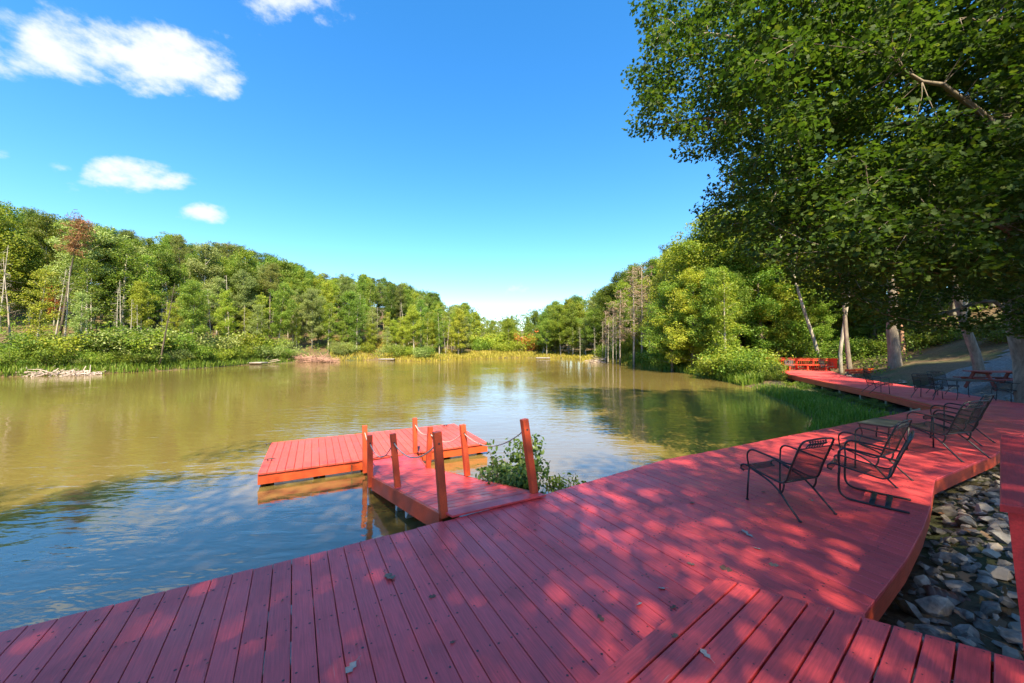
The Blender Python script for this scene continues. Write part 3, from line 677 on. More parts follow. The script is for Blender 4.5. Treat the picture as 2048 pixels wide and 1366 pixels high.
def pine(seed, H=15.0, R=2.3, base=0.52, per=46, leaf=0.42, dens=1.0, lean=0.0):
    rng = np.random.default_rng(seed); tr = MB(); cl = []; r0 = H * 0.0115
    tp = wig((0, 0, -0.4), (lean, 0, H * 0.97), 7, 0.07, rng); tr.tube(tp, [r0 * (1 - 0.8 * i / 6) for i in range(7)], 7); tp = np.array(tp)
    n = int(26 * dens)
    for i in range(n):
        f = base + (0.98 - base) * (i + rng.random()) / n
        p = np.array([np.interp(f * H, tp[:, 2], tp[:, k]) for k in range(3)]); az = i * 2.4 + rng.normal(0, .3)
        prof = 1.15 - (f - base) / (1 - base) * 0.85
        Ln = R * prof * rng.uniform(0.55, 1.1); el = rng.uniform(-0.05, 0.45)
        q = p + Ln * np.array((math.cos(az) * math.cos(el), math.sin(az) * math.cos(el), math.sin(el)))
        br = wig(p, q, 4, 0.06, rng); tr.tube(br, [r0 * .22, r0 * .17, r0 * .12, r0 * .07], 4, False)
        for j in range(int(2 + Ln * 1.6)):
            t = 0.45 + 0.6 * rng.random(); cl.append((p + (q - p) * t + rng.normal(0, .22, 3), rng.uniform(0.42, 0.72)))
    cl.append((np.array((lean, 0, H * 0.97)), 0.6))
    for i in range(5):          # dead stubs below the crown
        f = rng.uniform(0.2, base); az = rng.random() * 6.28; p = np.array((lean * f, 0, f * H)); q = p + rng.uniform(.4, 1.2) * np.array((math.cos(az), math.sin(az), rng.uniform(-.2, .3)))
        tr.tube([p, q], [r0 * .16, r0 * .05], 4, False)
    V, F = cluster_leaves(cl, rng, NEEDLE, leaf, per * 1.6, flat=0.62, up=0.2, outw=0.0, core=0.1)
    return tr, V, F
def dead_tree(seed, H=12.0, R=1.6, base=0.35, needles=0.0, lean=0.0, nbr=30, leaf=0.3):
    rng = np.random.default_rng(seed); tr = MB(); cl = []; r0 = H * 0.011
    tp = wig((0, 0, -0.4), (lean, 0, H), 7, 0.09, rng); tr.tube(tp, [r0 * (1 - 0.88 * i / 6) for i in range(7)], 6); tp = np.array(tp)
    for i in range(nbr):
        f = base + (0.98 - base) * (i + rng.random()) / nbr; p = np.array([np.interp(f * H, tp[:, 2], tp[:, k]) for k in range(3)])
        az = rng.random() * 6.28; Ln = R * rng.uniform(.4, 1.1) * (1.15 - 0.6 * f); el = rng.uniform(-0.35, 0.5)
        q = p + Ln * np.array((math.cos(az), math.sin(az), math.sin(el)))
        tr.tube(wig(p, q, 4, .06, rng), [r0 * .2, r0 * .15, r0 * .1, r0 * .04], 4, False)
        for j in range(4):
            t = rng.uniform(.35, 1); c = p + (q - p) * t; e = c + rng.normal(0, .28, 3); tr.tube([c, e], [r0 * .07, r0 * .03], 3, False)
            cl.append((e, .34))
    V, F = (cluster_leaves(cl, rng, NEEDLE, leaf, 130 * needles, up=0.0, outw=0.0, core=.1) if needles else (None, None))
    return tr, V, F
def shrub(seed, H=1.8, R=1.3, per=130, leaf=0.11, nst=10, tmpl=RHOMB, flat=0.8, cr=(0.3, 0.5)):
    rng = np.random.default_rng(seed); tr = MB(); cl = []
    for i in range(nst):
        az = i * 2.4; f = rng.uniform(0.2, 1) ** .6; q = np.array((math.cos(az) * R * f, math.sin(az) * R * f, H * rng.uniform(.55, 1.0) * (1.1 - .4 * f)))
        tr.tube(wig((0.1 * math.cos(az), 0.1 * math.sin(az), -0.15), q, 4, .05, rng), [.02, .015, .01, .005], 4, False)
        for j in range(6):
            t = rng.uniform(.25, 1.05); cl.append((q * t + rng.normal(0, .16 * R, 3) * (1, 1, .6), rng.uniform(*cr)))
    cl = [(np.array((c[0], c[1], max(c[2], 0.12))), r) for c, r in cl]
    V, F = cluster_leaves(cl, rng, tmpl, leaf, per * 2.2, flat=flat)
    return tr, V, F

M_bark = bark_mat('grey_brown_bark', (0.26, 0.21, 0.165)); M_bark2 = bark_mat('pale_bark', (0.46, 0.41, 0.34)); M_bark3 = bark_mat('dark_bark', (0.13, 0.10, 0.075)); M_dead = bark_mat('weathered_dead_wood', (0.40, 0.33, 0.28))
L_mid = leaf_mat('leaves_mid_green', (0.100, 0.175, 0.022), (0.215, 0.310, 0.046), (0.30, 0.30, 0.05), obj=.22)
L_yel = leaf_mat('leaves_yellow_green', (0.170, 0.225, 0.022), (0.310, 0.370, 0.045), (0.42, 0.38, 0.05), obj=.22)
L_pale = leaf_mat('leaves_pale_green', (0.160, 0.215, 0.060), (0.30, 0.36, 0.12), (0.36, 0.36, 0.14), obj=.2)
L_dark = leaf_mat('leaves_dark_green', (0.065, 0.110, 0.015), (0.145, 0.205, 0.030), (0.2, 0.2, 0.03))
L_pine = leaf_mat('pine_needles', (0.080, 0.120, 0.024), (0.180, 0.220, 0.048), (0.2, 0.17, 0.05), trans=0.18)
L_rust = leaf_mat('rust_needles', (0.26, 0.10, 0.05), (0.42, 0.20, 0.11), trans=0.2)
L_orange = leaf_mat('orange_leaves', (0.36, 0.14, 0.03), (0.50, 0.26, 0.06), trans=0.3)
L_brown = leaf_mat('brown_dead_needles', (0.20, 0.13, 0.09), (0.34, 0.24, 0.17), trans=0.15)
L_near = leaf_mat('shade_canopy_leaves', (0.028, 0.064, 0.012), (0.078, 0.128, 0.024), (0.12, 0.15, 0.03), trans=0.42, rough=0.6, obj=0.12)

class Proto:
    def __init__(s, name, gen, H, bark, leafm):
        tr, V, F = gen; s.H = H; s.name = name
        s.trunk = tr.mesh(name + '_trunk', bark, True)
        s.crown = None if V is None else np_mesh(name + '_crown', V, F, leafm)
def place(pr, name, loc, H, rz, leafm=None, bark=None, wide=1.0, lean=(0, 0), trunk_name='trunk', **props):
    k = H / pr.H
    root = empty(name, loc, rz, **props); root.rotation_euler = (lean[0], lean[1], rz); root.scale = (k * wide, k * wide, k)
    t = link(trunk_name, pr.trunk, root)
    if bark: t.material_slots[0].link = 'OBJECT'; t.material_slots[0].material = bark
    if pr.crown:
        c = link('crown', pr.crown, root)
        if leafm: c.material_slots[0].link = 'OBJECT'; c.material_slots[0].material = leafm
    return root

BL = [Proto('broadleaf', broadleaf(11 + i, 13, 2.5 + .25 * i, .12 + .07 * (i % 3), 26, (.36, .80), 190, .165), 13, M_bark2, L_mid) for i in range(6)]
NB = [Proto('bank_tree', broadleaf(21 + i, 13, 3.2 + .3 * i, .06, 32, (.36, .78), 260, .145), 13, M_bark, L_mid) for i in range(3)]
SL = [Proto('slender', broadleaf(31 + i, 11, 1.7, .16, 22, (.3, .62), 170, .15), 11, M_bark2, L_mid) for i in range(3)]
PN = [Proto('pine', pine(51 + i, 15, 1.9 + .25 * i, .45 + .05 * i, 130, .26, 1.5), 15, M_bark, L_pine) for i in range(4)]
DP = [Proto('dead_pine', dead_tree(71 + i, 12, 1.5, .30, .5), 12, M_dead, L_brown) for i in range(2)]
SN = [Proto('snag', dead_tree(81 + i, 10, 1.1, .35, 0, 0, 16), 10, M_dead, None) for i in range(2)]
RT = [Proto('rust_pine', dead_tree(91, 13, 1.7, .68, 1.0, 0, 34), 13, M_bark3, L_rust)]
SB = [Proto('shrub', shrub(101 + i, 1.9, 1.35), 1.9, M_bark, L_mid) for i in range(4)]

def ordinal(n):
    ones = 'zeroth first second third fourth fifth sixth seventh eighth ninth tenth eleventh twelfth thirteenth fourteenth fifteenth sixteenth seventeenth eighteenth nineteenth'.split()
    tens = {2: 'twent', 3: 'thirt', 4: 'fort', 5: 'fift', 6: 'sixt', 7: 'sevent', 8: 'eight', 9: 'ninet'}
    if n < 20: return ones[n]
    t, o = divmod(n, 10)
    if t >= 10: return 'hundred and ' + (ordinal(n - 100) if n > 100 else 'zeroth')
    return tens[t] + ('ieth' if o == 0 else 'y-' + ones[o])

sky_pts = [(-300, 360), (-100, 380), (0, 397), (40, 408), (100, 425), (150, 433), (230, 446), (300, 463), (400, 470), (480, 486), (540, 500), (600, 522), (640, 546), (700, 543), (760, 552), (830, 570), (870, 586),
           (892, 614), (912, 606), (935, 600), (958, 622), (975, 634), (985, 633), (1040, 621), (1080, 609), (1130, 598), (1180, 583), (1215, 572), (1240, 546), (1252, 505), (1290, 480), (1330, 442), (1365, 402), (1400, 370), (1500, 150), (2300, 100)]
def skyline(x): return float(np.interp(x, *zip(*sky_pts)))
trees = []           # (root, kind phrase, stand phrase, px)
rt = np.random.default_rng(77)
placed = []
def far_from(x, y, d):
    return all((x - a) ** 2 + (y - b) ** 2 > d * d for a, b in placed)
def try_tree(x, y, protos, H0, leafm, kind, stand, wide=1.0, bark=None, minH=3.5, lean=0.04):
    if 0 < x < 32 and y < 36 and bd1(x, y) < 2.4: return None
    g = gz(x, y); px = CXP + FPX * x / y
    Hm = CAMZ + (HZ - skyline(px)) / FPX * y - g
    H = min(H0, Hm * rt.uniform(.84, 1.0))
    if H < minH: return None
    pr = protos[rt.integers(len(protos))]
    r = place(pr, 'forest_tree', (x, y, g), H, rt.random() * 6.28, leafm, bark, wide, (rt.normal(0, lean), rt.normal(0, lean)))
    placed.append((x, y)); trees.append((r, kind, stand, px)); return r

KINDS = {'mid green broadleaf tree': (BL, L_mid), 'yellow-green broadleaf tree': (BL, L_yel), 'pale green broadleaf tree': (BL, L_pale), 'dark green broadleaf tree': (BL, L_dark), 'tall pine': (PN, L_pine)}
def sample_stand(stand, inside, n, d, Hr, weights, tries=9000, slender=0.2, wide=(0.75, 1.2), swap=None):
    names = list(weights); w = np.array([weights[k] for k in names], float); w /= w.sum(); c = 0
    for _ in range(tries):
        if c >= n: break
        x, y = inside()
        if x is None or not far_from(x, y, d): continue
        k = names[rt.choice(len(names), p=w)]; pr, lm = KINDS[k]; H0 = rt.uniform(*Hr)
        if 'pine' in k: H0 *= 1.12
        elif rt.random() < slender: pr = SL
        elif swap: pr = swap
        if try_tree(x, y, pr, H0, lm, k, stand, rt.uniform(*wide)): c += 1

def left_pick(t0, t1):
    def f():
        px = rt.uniform(-60, 930); y = rt.uniform(30, 105); x = (px - CXP) / FPX * y
        t = sd1(x, y)
        if not (t0 < t < t1) or x > -6: return None, None
        return x, y
    return f
W_left = {'mid green broadleaf tree': 3.2, 'yellow-green broadleaf tree': 3.4, 'pale green broadleaf tree': 2.2, 'dark green broadleaf tree': 1.0, 'tall pine': 2.4}
# singled-out trees of the far left bank first
def marked(name, pr, px, Y, H, label, cat, leafm=None, bark=None, wide=1.0, lean=(0, 0), rz=0.0, **kw):
    x = (px - CXP) / FPX * Y; g = gz(x, Y); placed.append((x, Y))
    return place(pr, name, (x, Y, g), H, rz, leafm, bark, wide, lean, label=label, category=cat, **kw)
marked('dead_pine', RT[0], 120, 40, 13.0, 'leaning dead pine with a rust-red crown on the hillside across the lake', 'tree', lean=(0, 0.15))
marked('bare_trunk', SN[0], 22, 36, 8.5, 'bare grey trunk leaning outward at the far left edge of the woods', 'tree', lean=(0, -0.13))
marked('sumac_tree', SL[0], 108, 42.5, 6.2, 'small orange-leaved tree beside the leaning rust-crowned pine', 'tree', leafm=L_orange)
marked('leaning_tree', SN[1], 318, 38.5, 9.0, 'dark leaning trunk rising from the shrubs between pale trees across the lake', 'tree', bark=M_bark3, lean=(0, 0.20))
for i, (px, Y, H) in enumerate([(232, 39, 6.5), (262, 39.6, 5.6), (242, 41, 7.0), (275, 40, 5.2)]):
    marked('grey_snag', SN[i % 2], px, Y, H, f'thin pale dead trunk in the clump above the far shore, {ordinal(i + 1)} of four', 'tree', bark=M_bark2, rz=i * 1.7, group='dead trunks above the far shore')
pale = []
for _ in range(400):
    if len(pale) >= 22: break
    x, y = left_pick(3.5, 13)()
    if x is None or not far_from(x, y, 1.6): continue
    placed.append((x, y)); pale.append((CXP + FPX * x / y, x, y))
for i, (px, x, y) in enumerate(sorted(pale)):
    place(SN[i % 2], 'half_bare_tree', (x, y, gz(x, y)), rt.uniform(5.5, 10.5), i * 1.9, None, M_bark2, 1.0, (rt.normal(0, .05), rt.normal(0, .07)), label=f'slim pale half-bare trunk among the far bank shrubs, {ordinal(i + 1)} from left', category='tree', group='slim pale trunks of the far bank')
sample_stand('on the hillside across the lake', left_pick(3.0, 9.0), 46, 2.2, (4.5, 10.5), {'mid green broadleaf tree': 3, 'yellow-green broadleaf tree': 4, 'pale green broadleaf tree': 3}, slender=0.55)
sample_stand('on the hillside across the lake', left_pick(8.0, 20.0), 92, 2.6, (9, 15), W_left)
sample_stand('on the hillside across the lake', left_pick(19.0, 42.0), 90, 3.3, (11, 18), {'mid green broadleaf tree': 3, 'yellow-green broadleaf tree': 1.6, 'dark green broadleaf tree': 2.4, 'tall pine': 4.5}, slender=0.05)

# dead brown pines and the right bank
for i, (px, Y, H) in enumerate([(1268, 47, 12.8), (1284, 49, 13.0), (1240, 52, 10.5), (1226, 54, 9.2), (1300, 46.5, 10.5), (1212, 57, 8.0)]):
    marked('dead_pine', DP[i % 2], px, Y, H, f'bare brown dead pine on the right bank, {ordinal(i + 1)} tallest of its stand' if i > 1 else ('tallest brown dead pine of the stand on the right bank' if i == 1 else 'brown dead pine beside the tallest one on the right bank'), 'tree', rz=i * 1.3, wide=1.15, group='dead pines of the right bank')
for i, (px, Y, H) in enumerate([(1216, 53, 6.5), (1226, 52, 7), (1233, 53, 6.2), (1205, 60, 6.5), (1160, 66, 6), (1190, 64, 5.5)]):
    marked('grey_snag', SN[i % 2], px, Y, H, f'slim pale dead trunk beside the dead pines, {ordinal(i + 1)} of six', 'tree', bark=M_bark2, rz=i, group='pale dead trunks by the dead pines')
def right_pick(t0, t1, y0, y1, p0, p1):
    def f():
        px = rt.uniform(p0, p1); y = rt.uniform(y0, y1); x = (px - CXP) / FPX * y
        if not (t0 < sd1(x, y) < t1) or x < 4: return None, None
        return x, y
    return f
W_right = {'mid green broadleaf tree': 4, 'yellow-green broadleaf tree': 2.4, 'pale green broadleaf tree': 1.2, 'dark green broadleaf tree': 2}
for px, Y, H, k in [(1345, 37, 9, 0), (1385, 35, 9.5, 1), (1425, 33, 9.5, 0), (1462, 32, 10, 1), (1498, 31.6, 10.5, 0), (1526, 34, 11, 0), (1405, 38, 14, 0), (1455, 37, 15.5, 1), (1505, 38, 16, 0), (1545, 38, 16, 1), (1335, 42, 13, 1), (1575, 37, 14, 0)]:
    kn = ['mid green broadleaf tree', 'yellow-green broadleaf tree', 'pale green broadleaf tree', 'dark green broadleaf tree'][k]
    try_tree((px - CXP) / FPX * Y, Y, NB, H, KINDS[kn][1], kn, 'on the right-hand bank', rt.uniform(1.0, 1.3))
for px, Y, H, k in [(1556, 33.6, 7, 1), (1590, 34.2, 8, 0), (1626, 33.4, 6.5, 0), (1662, 34.6, 8, 1), (1702, 34, 7.5, 0), (1748, 33, 7, 0), (1610, 38, 13, 0), (1680, 38, 13, 1)]:
    kn = ['mid green broadleaf tree', 'yellow-green broadleaf tree'][k]
    try_tree((px - CXP) / FPX * Y, Y, NB, H, KINDS[kn][1], kn, 'on the right-hand bank', rt.uniform(1.0, 1.25))
sample_stand('on the right-hand bank', right_pick(1.6, 6.0, 27, 60, 1240, 1560), 26, 2.0, (5, 9.5), {'mid green broadleaf tree': 3, 'yellow-green broadleaf tree': 3, 'pale green broadleaf tree': 1}, slender=0.15, swap=NB)
sample_stand('on the right-hand bank', right_pick(4.5, 16, 28, 75, 1210, 1640), 38, 2.9, (12, 17), W_right, slender=0.05, swap=NB)
sample_stand('on the right-hand bank', right_pick(14, 34, 40, 110, 1090, 1560), 26, 4.2, (11, 15), W_right)
sample_stand('on the right-hand bank', right_pick(2.5, 22, 58, 105, 1080, 1270), 30, 2.8, (7, 13), W_right, slender=.3)
# the far end of the lake
def far_pick():
    px = rt.uniform(860, 1230); y = rt.uniform(84, 150); x = (px - CXP) / FPX * y
    return (x, y) if sd1(x, y) > 7 else (None, None)
sample_stand('at the far end of the lake', far_pick, 34, 4.6, (5, 12), {'mid green broadleaf tree': 3, 'yellow-green broadleaf tree': 3, 'dark green broadleaf tree': 1.6, 'tall pine': .8})
# woods behind the gravel clearing
def wood_pick():
    px = rt.uniform(1540, 2300); y = rt.uniform(17, 42); x = (px - CXP) / FPX * y
    t = sd1(x, y)
    if y < 13.0 + 0.42 * (x - 14) + 5.2 or t < 7 or x < 30.5: return None, None
    return x, y
sample_stand('in the woods behind the gravel', wood_pick, 34, 3.3, (12, 17), {'mid green broadleaf tree': 3, 'dark green broadleaf tree': 4, 'yellow-green broadleaf tree': 1.2}, slender=0.0, swap=BL)

order = {}
for r, kind, stand, px in trees: order.setdefault((kind, stand), []).append((px, r))
for (kind, stand), rows in order.items():
    rows.sort(key=lambda q: q[0])
    for i, (px, r) in enumerate(rows):
        r['label'] = f'{kind} {stand}, {ordinal(i + 1)} of these from left'; r['category'] = 'tree'; r['group'] = f'{kind}s {stand}'

# the wooded ridge behind: too far and too many to tell apart
def woods_mass(name, pick, n, Hr, seed, mat, label, d=3.0, per=9, leaf=0.5, conif=0.3):
    rg = np.random.default_rng(seed); cl = []; tr = MB(); pts = []
    for _ in range(n * 30):
        if len(pts) >= n: break
        x, y = pick(rg)
        if x is None or any((x - a) ** 2 + (y - b) ** 2 < d * d for a, b in pts[-400:]): continue
        g = gz(x, y); px = CXP + FPX * x / y; Hm = CAMZ + (HZ - skyline(px)) / FPX * y - g; H = min(rg.uniform(*Hr), Hm * rg.uniform(.92, 1.0))
        if H < 4: continue
        pts.append((x, y)); tr.tube([(x, y, g - .4), (x, y, g + H * .8)], [.14, .06], 5, False)
        con = rg.random() < conif
        for j in range(16):
            f = rg.uniform(.35, 1.0); w = (2.4 if not con else 1.5) * math.sin(math.pi * min(.95, .2 + .75 * f)) ** .6
            a = rg.random() * 6.28; q = rg.random() ** .5 * w
            cl.append((np.array((x + q * math.cos(a), y + q * math.sin(a), g + H * f - 0.5)), rg.uniform(.55, 1.0) * (0.65 if f > .9 else 1)))
    V, F = cluster_leaves(cl, rg, RHOMB, leaf, per)
    me = np_mesh(name, V, F, mat); o = link(name, me, kind='stuff', label=label)
    return o
def lp(rg):
    px = rg.uniform(-250, 950); y = rg.uniform(45, 170); x = (px - CXP) / FPX * y
    t = sd1(x, y); return (x, y) if t > 34 and x < -4 else (None, None)
def rp(rg):
    px = rg.uniform(850, 1330); y = rg.uniform(92, 175); x = (px - CXP) / FPX * y
    t = sd1(x, y); return (x, y) if t > 24 else (None, None)
def bp_(rg):
    px = rg.uniform(1560, 2600); y = rg.uniform(22, 70); x = (px - CXP) / FPX * y
    t = sd1(x, y); return (x, y) if t > 24 and y > 13 + .42 * (x - 14) + 7 else (None, None)
woods_mass('ridge_woods', lp, 300, (12, 19), 201, L_dark, 'dense dark woods on the ridge behind the far bank', per=30, leaf=.32)
woods_mass('valley_woods', rp, 240, (10, 17), 202, L_mid, 'woods in the valley beyond the far end of the lake', d=3.6, per=26, leaf=.36)
woods_mass('shaded_woods', bp_, 110, (11, 16), 203, L_dark, 'deep shaded woods up the slope behind the gravel clearing', d=3.4, per=20, leaf=.36)

# ------------------------------------------------------------------ shore shrubs, undergrowth and grasses
shrubs = []
def put_shrub(px, Y, H, lm, kind, stand, wide=1.0, off=None):
    x = (px - CXP) / FPX * Y; g = gz(x, Y)
    r = place(SB[rt.integers(4)], 'shore_shrub', (x, Y, max(g, WZ) - 0.05), H, rt.random() * 6.28, lm, None, wide, trunk_name='stems')
    shrubs.append((r, kind, stand, px))
SK = [('yellow-green shrub', L_yel), ('mid green shrub', L_mid), ('pale green shrub', L_pale), ('dark green shrub', L_dark)]
def along_shore(i0, i1, n, t0, t1, Hr, stand, w):
    seg = SH[i0:i1 + 1]; ln = np.r_[0, np.cumsum(np.hypot(*np.diff(seg, axis=0).T))]
    for q in (np.arange(n) + rt.random(n) * .9) / n * ln[-1]:
        p = np.array([np.interp(q, ln, seg[:, k]) for k in (0, 1)]); best_ = None
        for a in np.linspace(0, 6.28, 17):
            t = rt.uniform(t0, t1); c = p + t * np.array((math.cos(a), math.sin(a))); s = sd1(*c)
            if best_ is None or s > best_[0]: best_ = (s, c)
        c = best_[1]
        if best_[0] < t0 * .5 or c[1] < 5 or (CXP + FPX * c[0] / c[1] > 1490 and c[1] < 32): continue
        k, lm = SK[rt.choice(4, p=w)]
        put_shrub(CXP + FPX * c[0] / c[1], c[1], rt.uniform(*Hr), lm, k, stand, rt.uniform(.9, 1.3))
along_shore(0, 5, 34, 0.7, 1.8, (0.8, 2.5), 'along the far shore', [.22, .32, .30, .16])
along_shore(0, 5, 22, 2.2, 4.2, (1.6, 4.2), 'along the far shore', [.28, .32, .28, .12])
along_shore(6, 8, 12, 1.0, 3.5, (1.6, 3.0), 'along the far shore', [.45, .3, .2, .05])
along_shore(12, 16, 30, 0.5, 2.2, (1.4, 3.0), 'along the right-hand shore', [.35, .42, .15, .08])
for px, Y, H in [(880, 92, 4), (905, 96, 5), (930, 93, 4.5), (955, 97, 5), (980, 92, 5.4), (1005, 96, 5.8), (1030, 93, 5.5), (1055, 97, 6), (1080, 95, 5), (1100, 100, 4.5), (860, 88, 3.2), (1010, 88, 3.4), (960, 89, 3.2)]:
    k, lm = SK[rt.choice(4, p=[.5, .25, .15, .10])]
    if px == 1055: k, lm = 'rust-orange shrub', L_orange
    put_shrub(px, Y, H, lm, k, 'at the far end of the lake', 1.25)
for px, Y, H in [(1440, 29.5, 2.4), (1470, 28.2, 2.2), (1500, 27.0, 1.8), (1522, 26.0, 1.5), (1545, 24.6, 1.0), (1530, 28, 1.6), (1490, 30, 2.6), (1455, 31, 2.8)]:
    put_shrub(px, Y, H, L_mid if int(px) % 4 else L_yel, 'mid green shrub' if int(px) % 4 else 'yellow-green shrub', 'along the right-hand shore', 1.3)
for px, Y in [(1580, 22), (1606, 20.5), (1640, 18.6), (1668, 17.2), (1700, 16.0), (1735, 14.6), (1760, 13.8), (1560, 25)]:
    put_shrub(px, Y, rt.uniform(.34, .48), L_dark if px > 1600 else L_yel, 'dark green shrub' if px > 1600 else 'yellow-green shrub', 'below the walkway', 1.3)
for px, Y, H in [(1600, 33, 2.2), (1630, 34, 2.6), (1660, 30.5, 2.0), (1700, 31, 1.6), (1730, 30, 1.7), (1760, 29, 1.4), (1575, 35, 2.6), (1680, 35, 2.4), (1840, 27, 1.6), (1880, 26, 1.9), (2000, 22, 1.6), (1740, 34, 2.2)]:
    put_shrub(px, Y, H, L_mid if px < 1760 else L_dark, 'mid green shrub' if px < 1760 else 'dark green shrub', 'behind the red railing', 1.2)
order = {}
for r, kind, stand, px in shrubs: order.setdefault((kind, stand), []).append((px, r))
for (kind, stand), rows in order.items():
    rows.sort(key=lambda q: q[0])
    for i, (px, r) in enumerate(rows):
        r['label'] = f'{kind} {stand}, {ordinal(i + 1)} of these from left'; r['category'] = 'shrub'; r['group'] = f'{kind}s {stand}'

def undergrowth(name, pick, n, rad, mat, label, seed, per=40, leaf=0.2):
    rg = np.random.default_rng(seed); cl = []
    for _ in range(n * 12):
        if len(cl) >= n: break
        x, y = pick(rg)
        if x is None or (0 < x < 32 and y < 34 and bd1(x, y) < 1.3): continue
        r = rg.uniform(*rad); cl.append((np.array((x, y, gz(x, y) + r * .45)), r))
    V, F = cluster_leaves(cl, rg, RHOMB, leaf, per, flat=.8); link(name, np_mesh(name, V, F, mat), kind='stuff', label=label)
def ug_left(rg):
    px = rg.uniform(-60, 900); y = rg.uniform(29, 95); x = (px - CXP) / FPX * y; t = sd1(x, y)
    return (x, y) if 1.0 < t < 32 and x < -6 else (None, None)
def ug_right(rg):
    px = rg.uniform(1180, 1640); y = rg.uniform(26, 80); x = (px - CXP) / FPX * y; t = sd1(x, y)
    return (x, y) if 0.4 < t < 16 and x > 6 else (None, None)
def ug_wood(rg):
    px = rg.uniform(1560, 2250); y = rg.uniform(18, 50); x = (px - CXP) / FPX * y; t = sd1(x, y)
    return (x, y) if t > 7 and y > 13.0 + 0.42 * (x - 14) + 6.5 and x > 22 else (None, None)
undergrowth('bank_undergrowth', ug_left, 900, (.35, 1.0), L_mid, 'low brush between the trees of the far bank', 301, 80, .15)
undergrowth('right_bank_undergrowth', ug_right, 420, (.5, 1.2), L_mid, 'low brush under the trees of the right-hand bank', 302, 90, .14)
undergrowth('wood_undergrowth', ug_wood, 520, (.35, .9), L_mid, 'low green brush on the floor of the shaded woods', 303, 90, .14)

def grass_blades(name, pts, hts, mat, label, seed, w=0.012, bend=0.35):
    rg = np.random.default_rng(seed); n = len(pts); pts = np.asarray(pts, float); hts = np.asarray(hts, float)
    az = rg.random(n) * 6.28; d = np.stack([np.cos(az), np.sin(az), 0 * az], 1); s = np.stack([-np.sin(az), np.cos(az), 0 * az], 1)
    ww = (w * rg.uniform(.7, 1.4, n))[:, None]; h = hts[:, None]; b = (bend * rg.uniform(.2, 1.3, n) * hts)[:, None]; up = np.array((0, 0, 1.0))
    V = np.stack([pts - s * ww, pts + s * ww, pts + d * b * .3 + up * h * .6 + s * ww * .8, pts + d * b * .3 + up * h * .6 - s * ww * .8, pts + d * b + up * h], 1).reshape(-1, 3)
    base = (np.arange(n) * 5)[:, None]
    F4 = base + np.array([[0, 1, 2, 3]]); F3 = base + np.array([[3, 2, 4, 4]])
    me = bpy.data.meshes.new(name); me.from_pydata(V.tolist(), [], F4.tolist() + (base + np.array([[3, 2, 4]])).tolist()); me.materials.append(mat)
    return link(name, me, kind='stuff', label=label)
G_shore = leaf_mat('shore_grass', (0.09, 0.16, 0.02), (0.20, 0.28, 0.04), (0.3, 0.3, 0.08), trans=0.35, obj=0.05)
G_marsh = leaf_mat('marsh_grass', (0.24, 0.22, 0.03), (0.42, 0.36, 0.06), (0.5, 0.36, 0.12), trans=0.3, obj=0.05)
rg = np.random.default_rng(9)
pts, hts = [], []
while len(pts) < 12000:          # grassy margin below the walkway and at the deck edge
    i = 15.6 + rg.random() * 6.0; a = int(i); p = SH[a] * (1 - i + a) + SH[a + 1] * (i - a) if a < len(SH) - 1 else SH[a]
    c = p + rg.normal(0, .75, 2) + np.array((.45, -.1)); t = sd1(*c)
    if t < -0.35 or t > 2.2 or c[0] < 0.4: continue
    if bd1(*c) < .04: continue
    pts.append((*c, max(gz(*c), WZ - .25))); hts.append(rg.uniform(.12, .42) * min(1.0, .35 + .4 * bd1(*c)))
grass_blades('shore_grass', pts, hts, G_shore, 'bright green grass on the bank below the walkway', 10)
pts, hts = [], []
while len(pts) < 22000:
    px = rg.uniform(660, 1330); y = rg.uniform(40, 100); x = (px - CXP) / FPX * y; t = sd1(x, y)
    if not (-0.3 < t < (11 if px < 1180 else 4.5)): continue
    pts.append((x, y, gz(x, y))); hts.append(rg.uniform(.25, .65))
grass_blades('marsh_grass', pts, hts, G_marsh, 'yellow marsh grass along the far end of the lake', 11, w=0.045, bend=.5)
pts, hts = [], []
while len(pts) < 9000:
    px = rg.uniform(-40, 700) if rg.random() < .6 else rg.uniform(1240, 1620); y = rg.uniform(24, 60); x = (px - CXP) / FPX * y; t = sd1(x, y)
    if not (-0.2 < t < 1.2): continue
    pts.append((x, y, gz(x, y))); hts.append(rg.uniform(.3, .8))
grass_blades('bank_grass', pts, hts, G_shore, 'green grass fringe at the waterline of both banks', 12, w=0.03, bend=.5)

# ------------------------------------------------------------------ trees round the deck
def tree_thing(name, label, trunk_mb, bark, V, F, leafm, tmat=None):
    root = empty(name, (0, 0, 0), label=label, category='tree')
    trunk_mb.build('trunk', bark, root, smooth=True)
    if V is not None: link('crown', np_mesh('crown', V, F, leafm), root, kind='stuff')
    return root
rg = np.random.default_rng(404)
canopy = [(1222, 258), (1262, 205), (1246, 110), (1292, 62), (1265, -10), (1380, -80), (2250, -110), (2250, 690), (2060, 668), (1985, 640), (1960, 662), (1860, 668), (1800, 650), (1745, 640), (1690, 610), (1640, 585), (1600, 560), (1530, 515), (1460, 490), (1400, 470), (1378, 430), (1400, 400), (1385, 330), (1330, 302), (1275, 285)]
def in_poly(x, y, poly):
    c = False; n = len(poly)
    for i in range(n):
        (x1, y1), (x2, y2) = poly[i], poly[(i + 1) % n]
        if (y1 > y) != (y2 > y) and x < (x2 - x1) * (y - y1) / (y2 - y1) + x1: c = not c
    return c
base7 = np.array((*P(2062, 803, 0.05)[:2], 0)); base7[2] = gz(base7[0], base7[1])
tr = MB(); tpath = [base7 + (0, 0, -.3), base7 + (-.05, 0, .5), PD(2052, 720, 12.9), PD(2032, 633, 12.8), PD(2040, 500, 12.6), PD(2020, 330, 12.2), PD(2000, 120, 11.8), PD(1960, -100, 11.4)]
tr.tube(tpath, [.42, .33, .30, .28, .26, .22, .17, .11], 12)
limbs = []
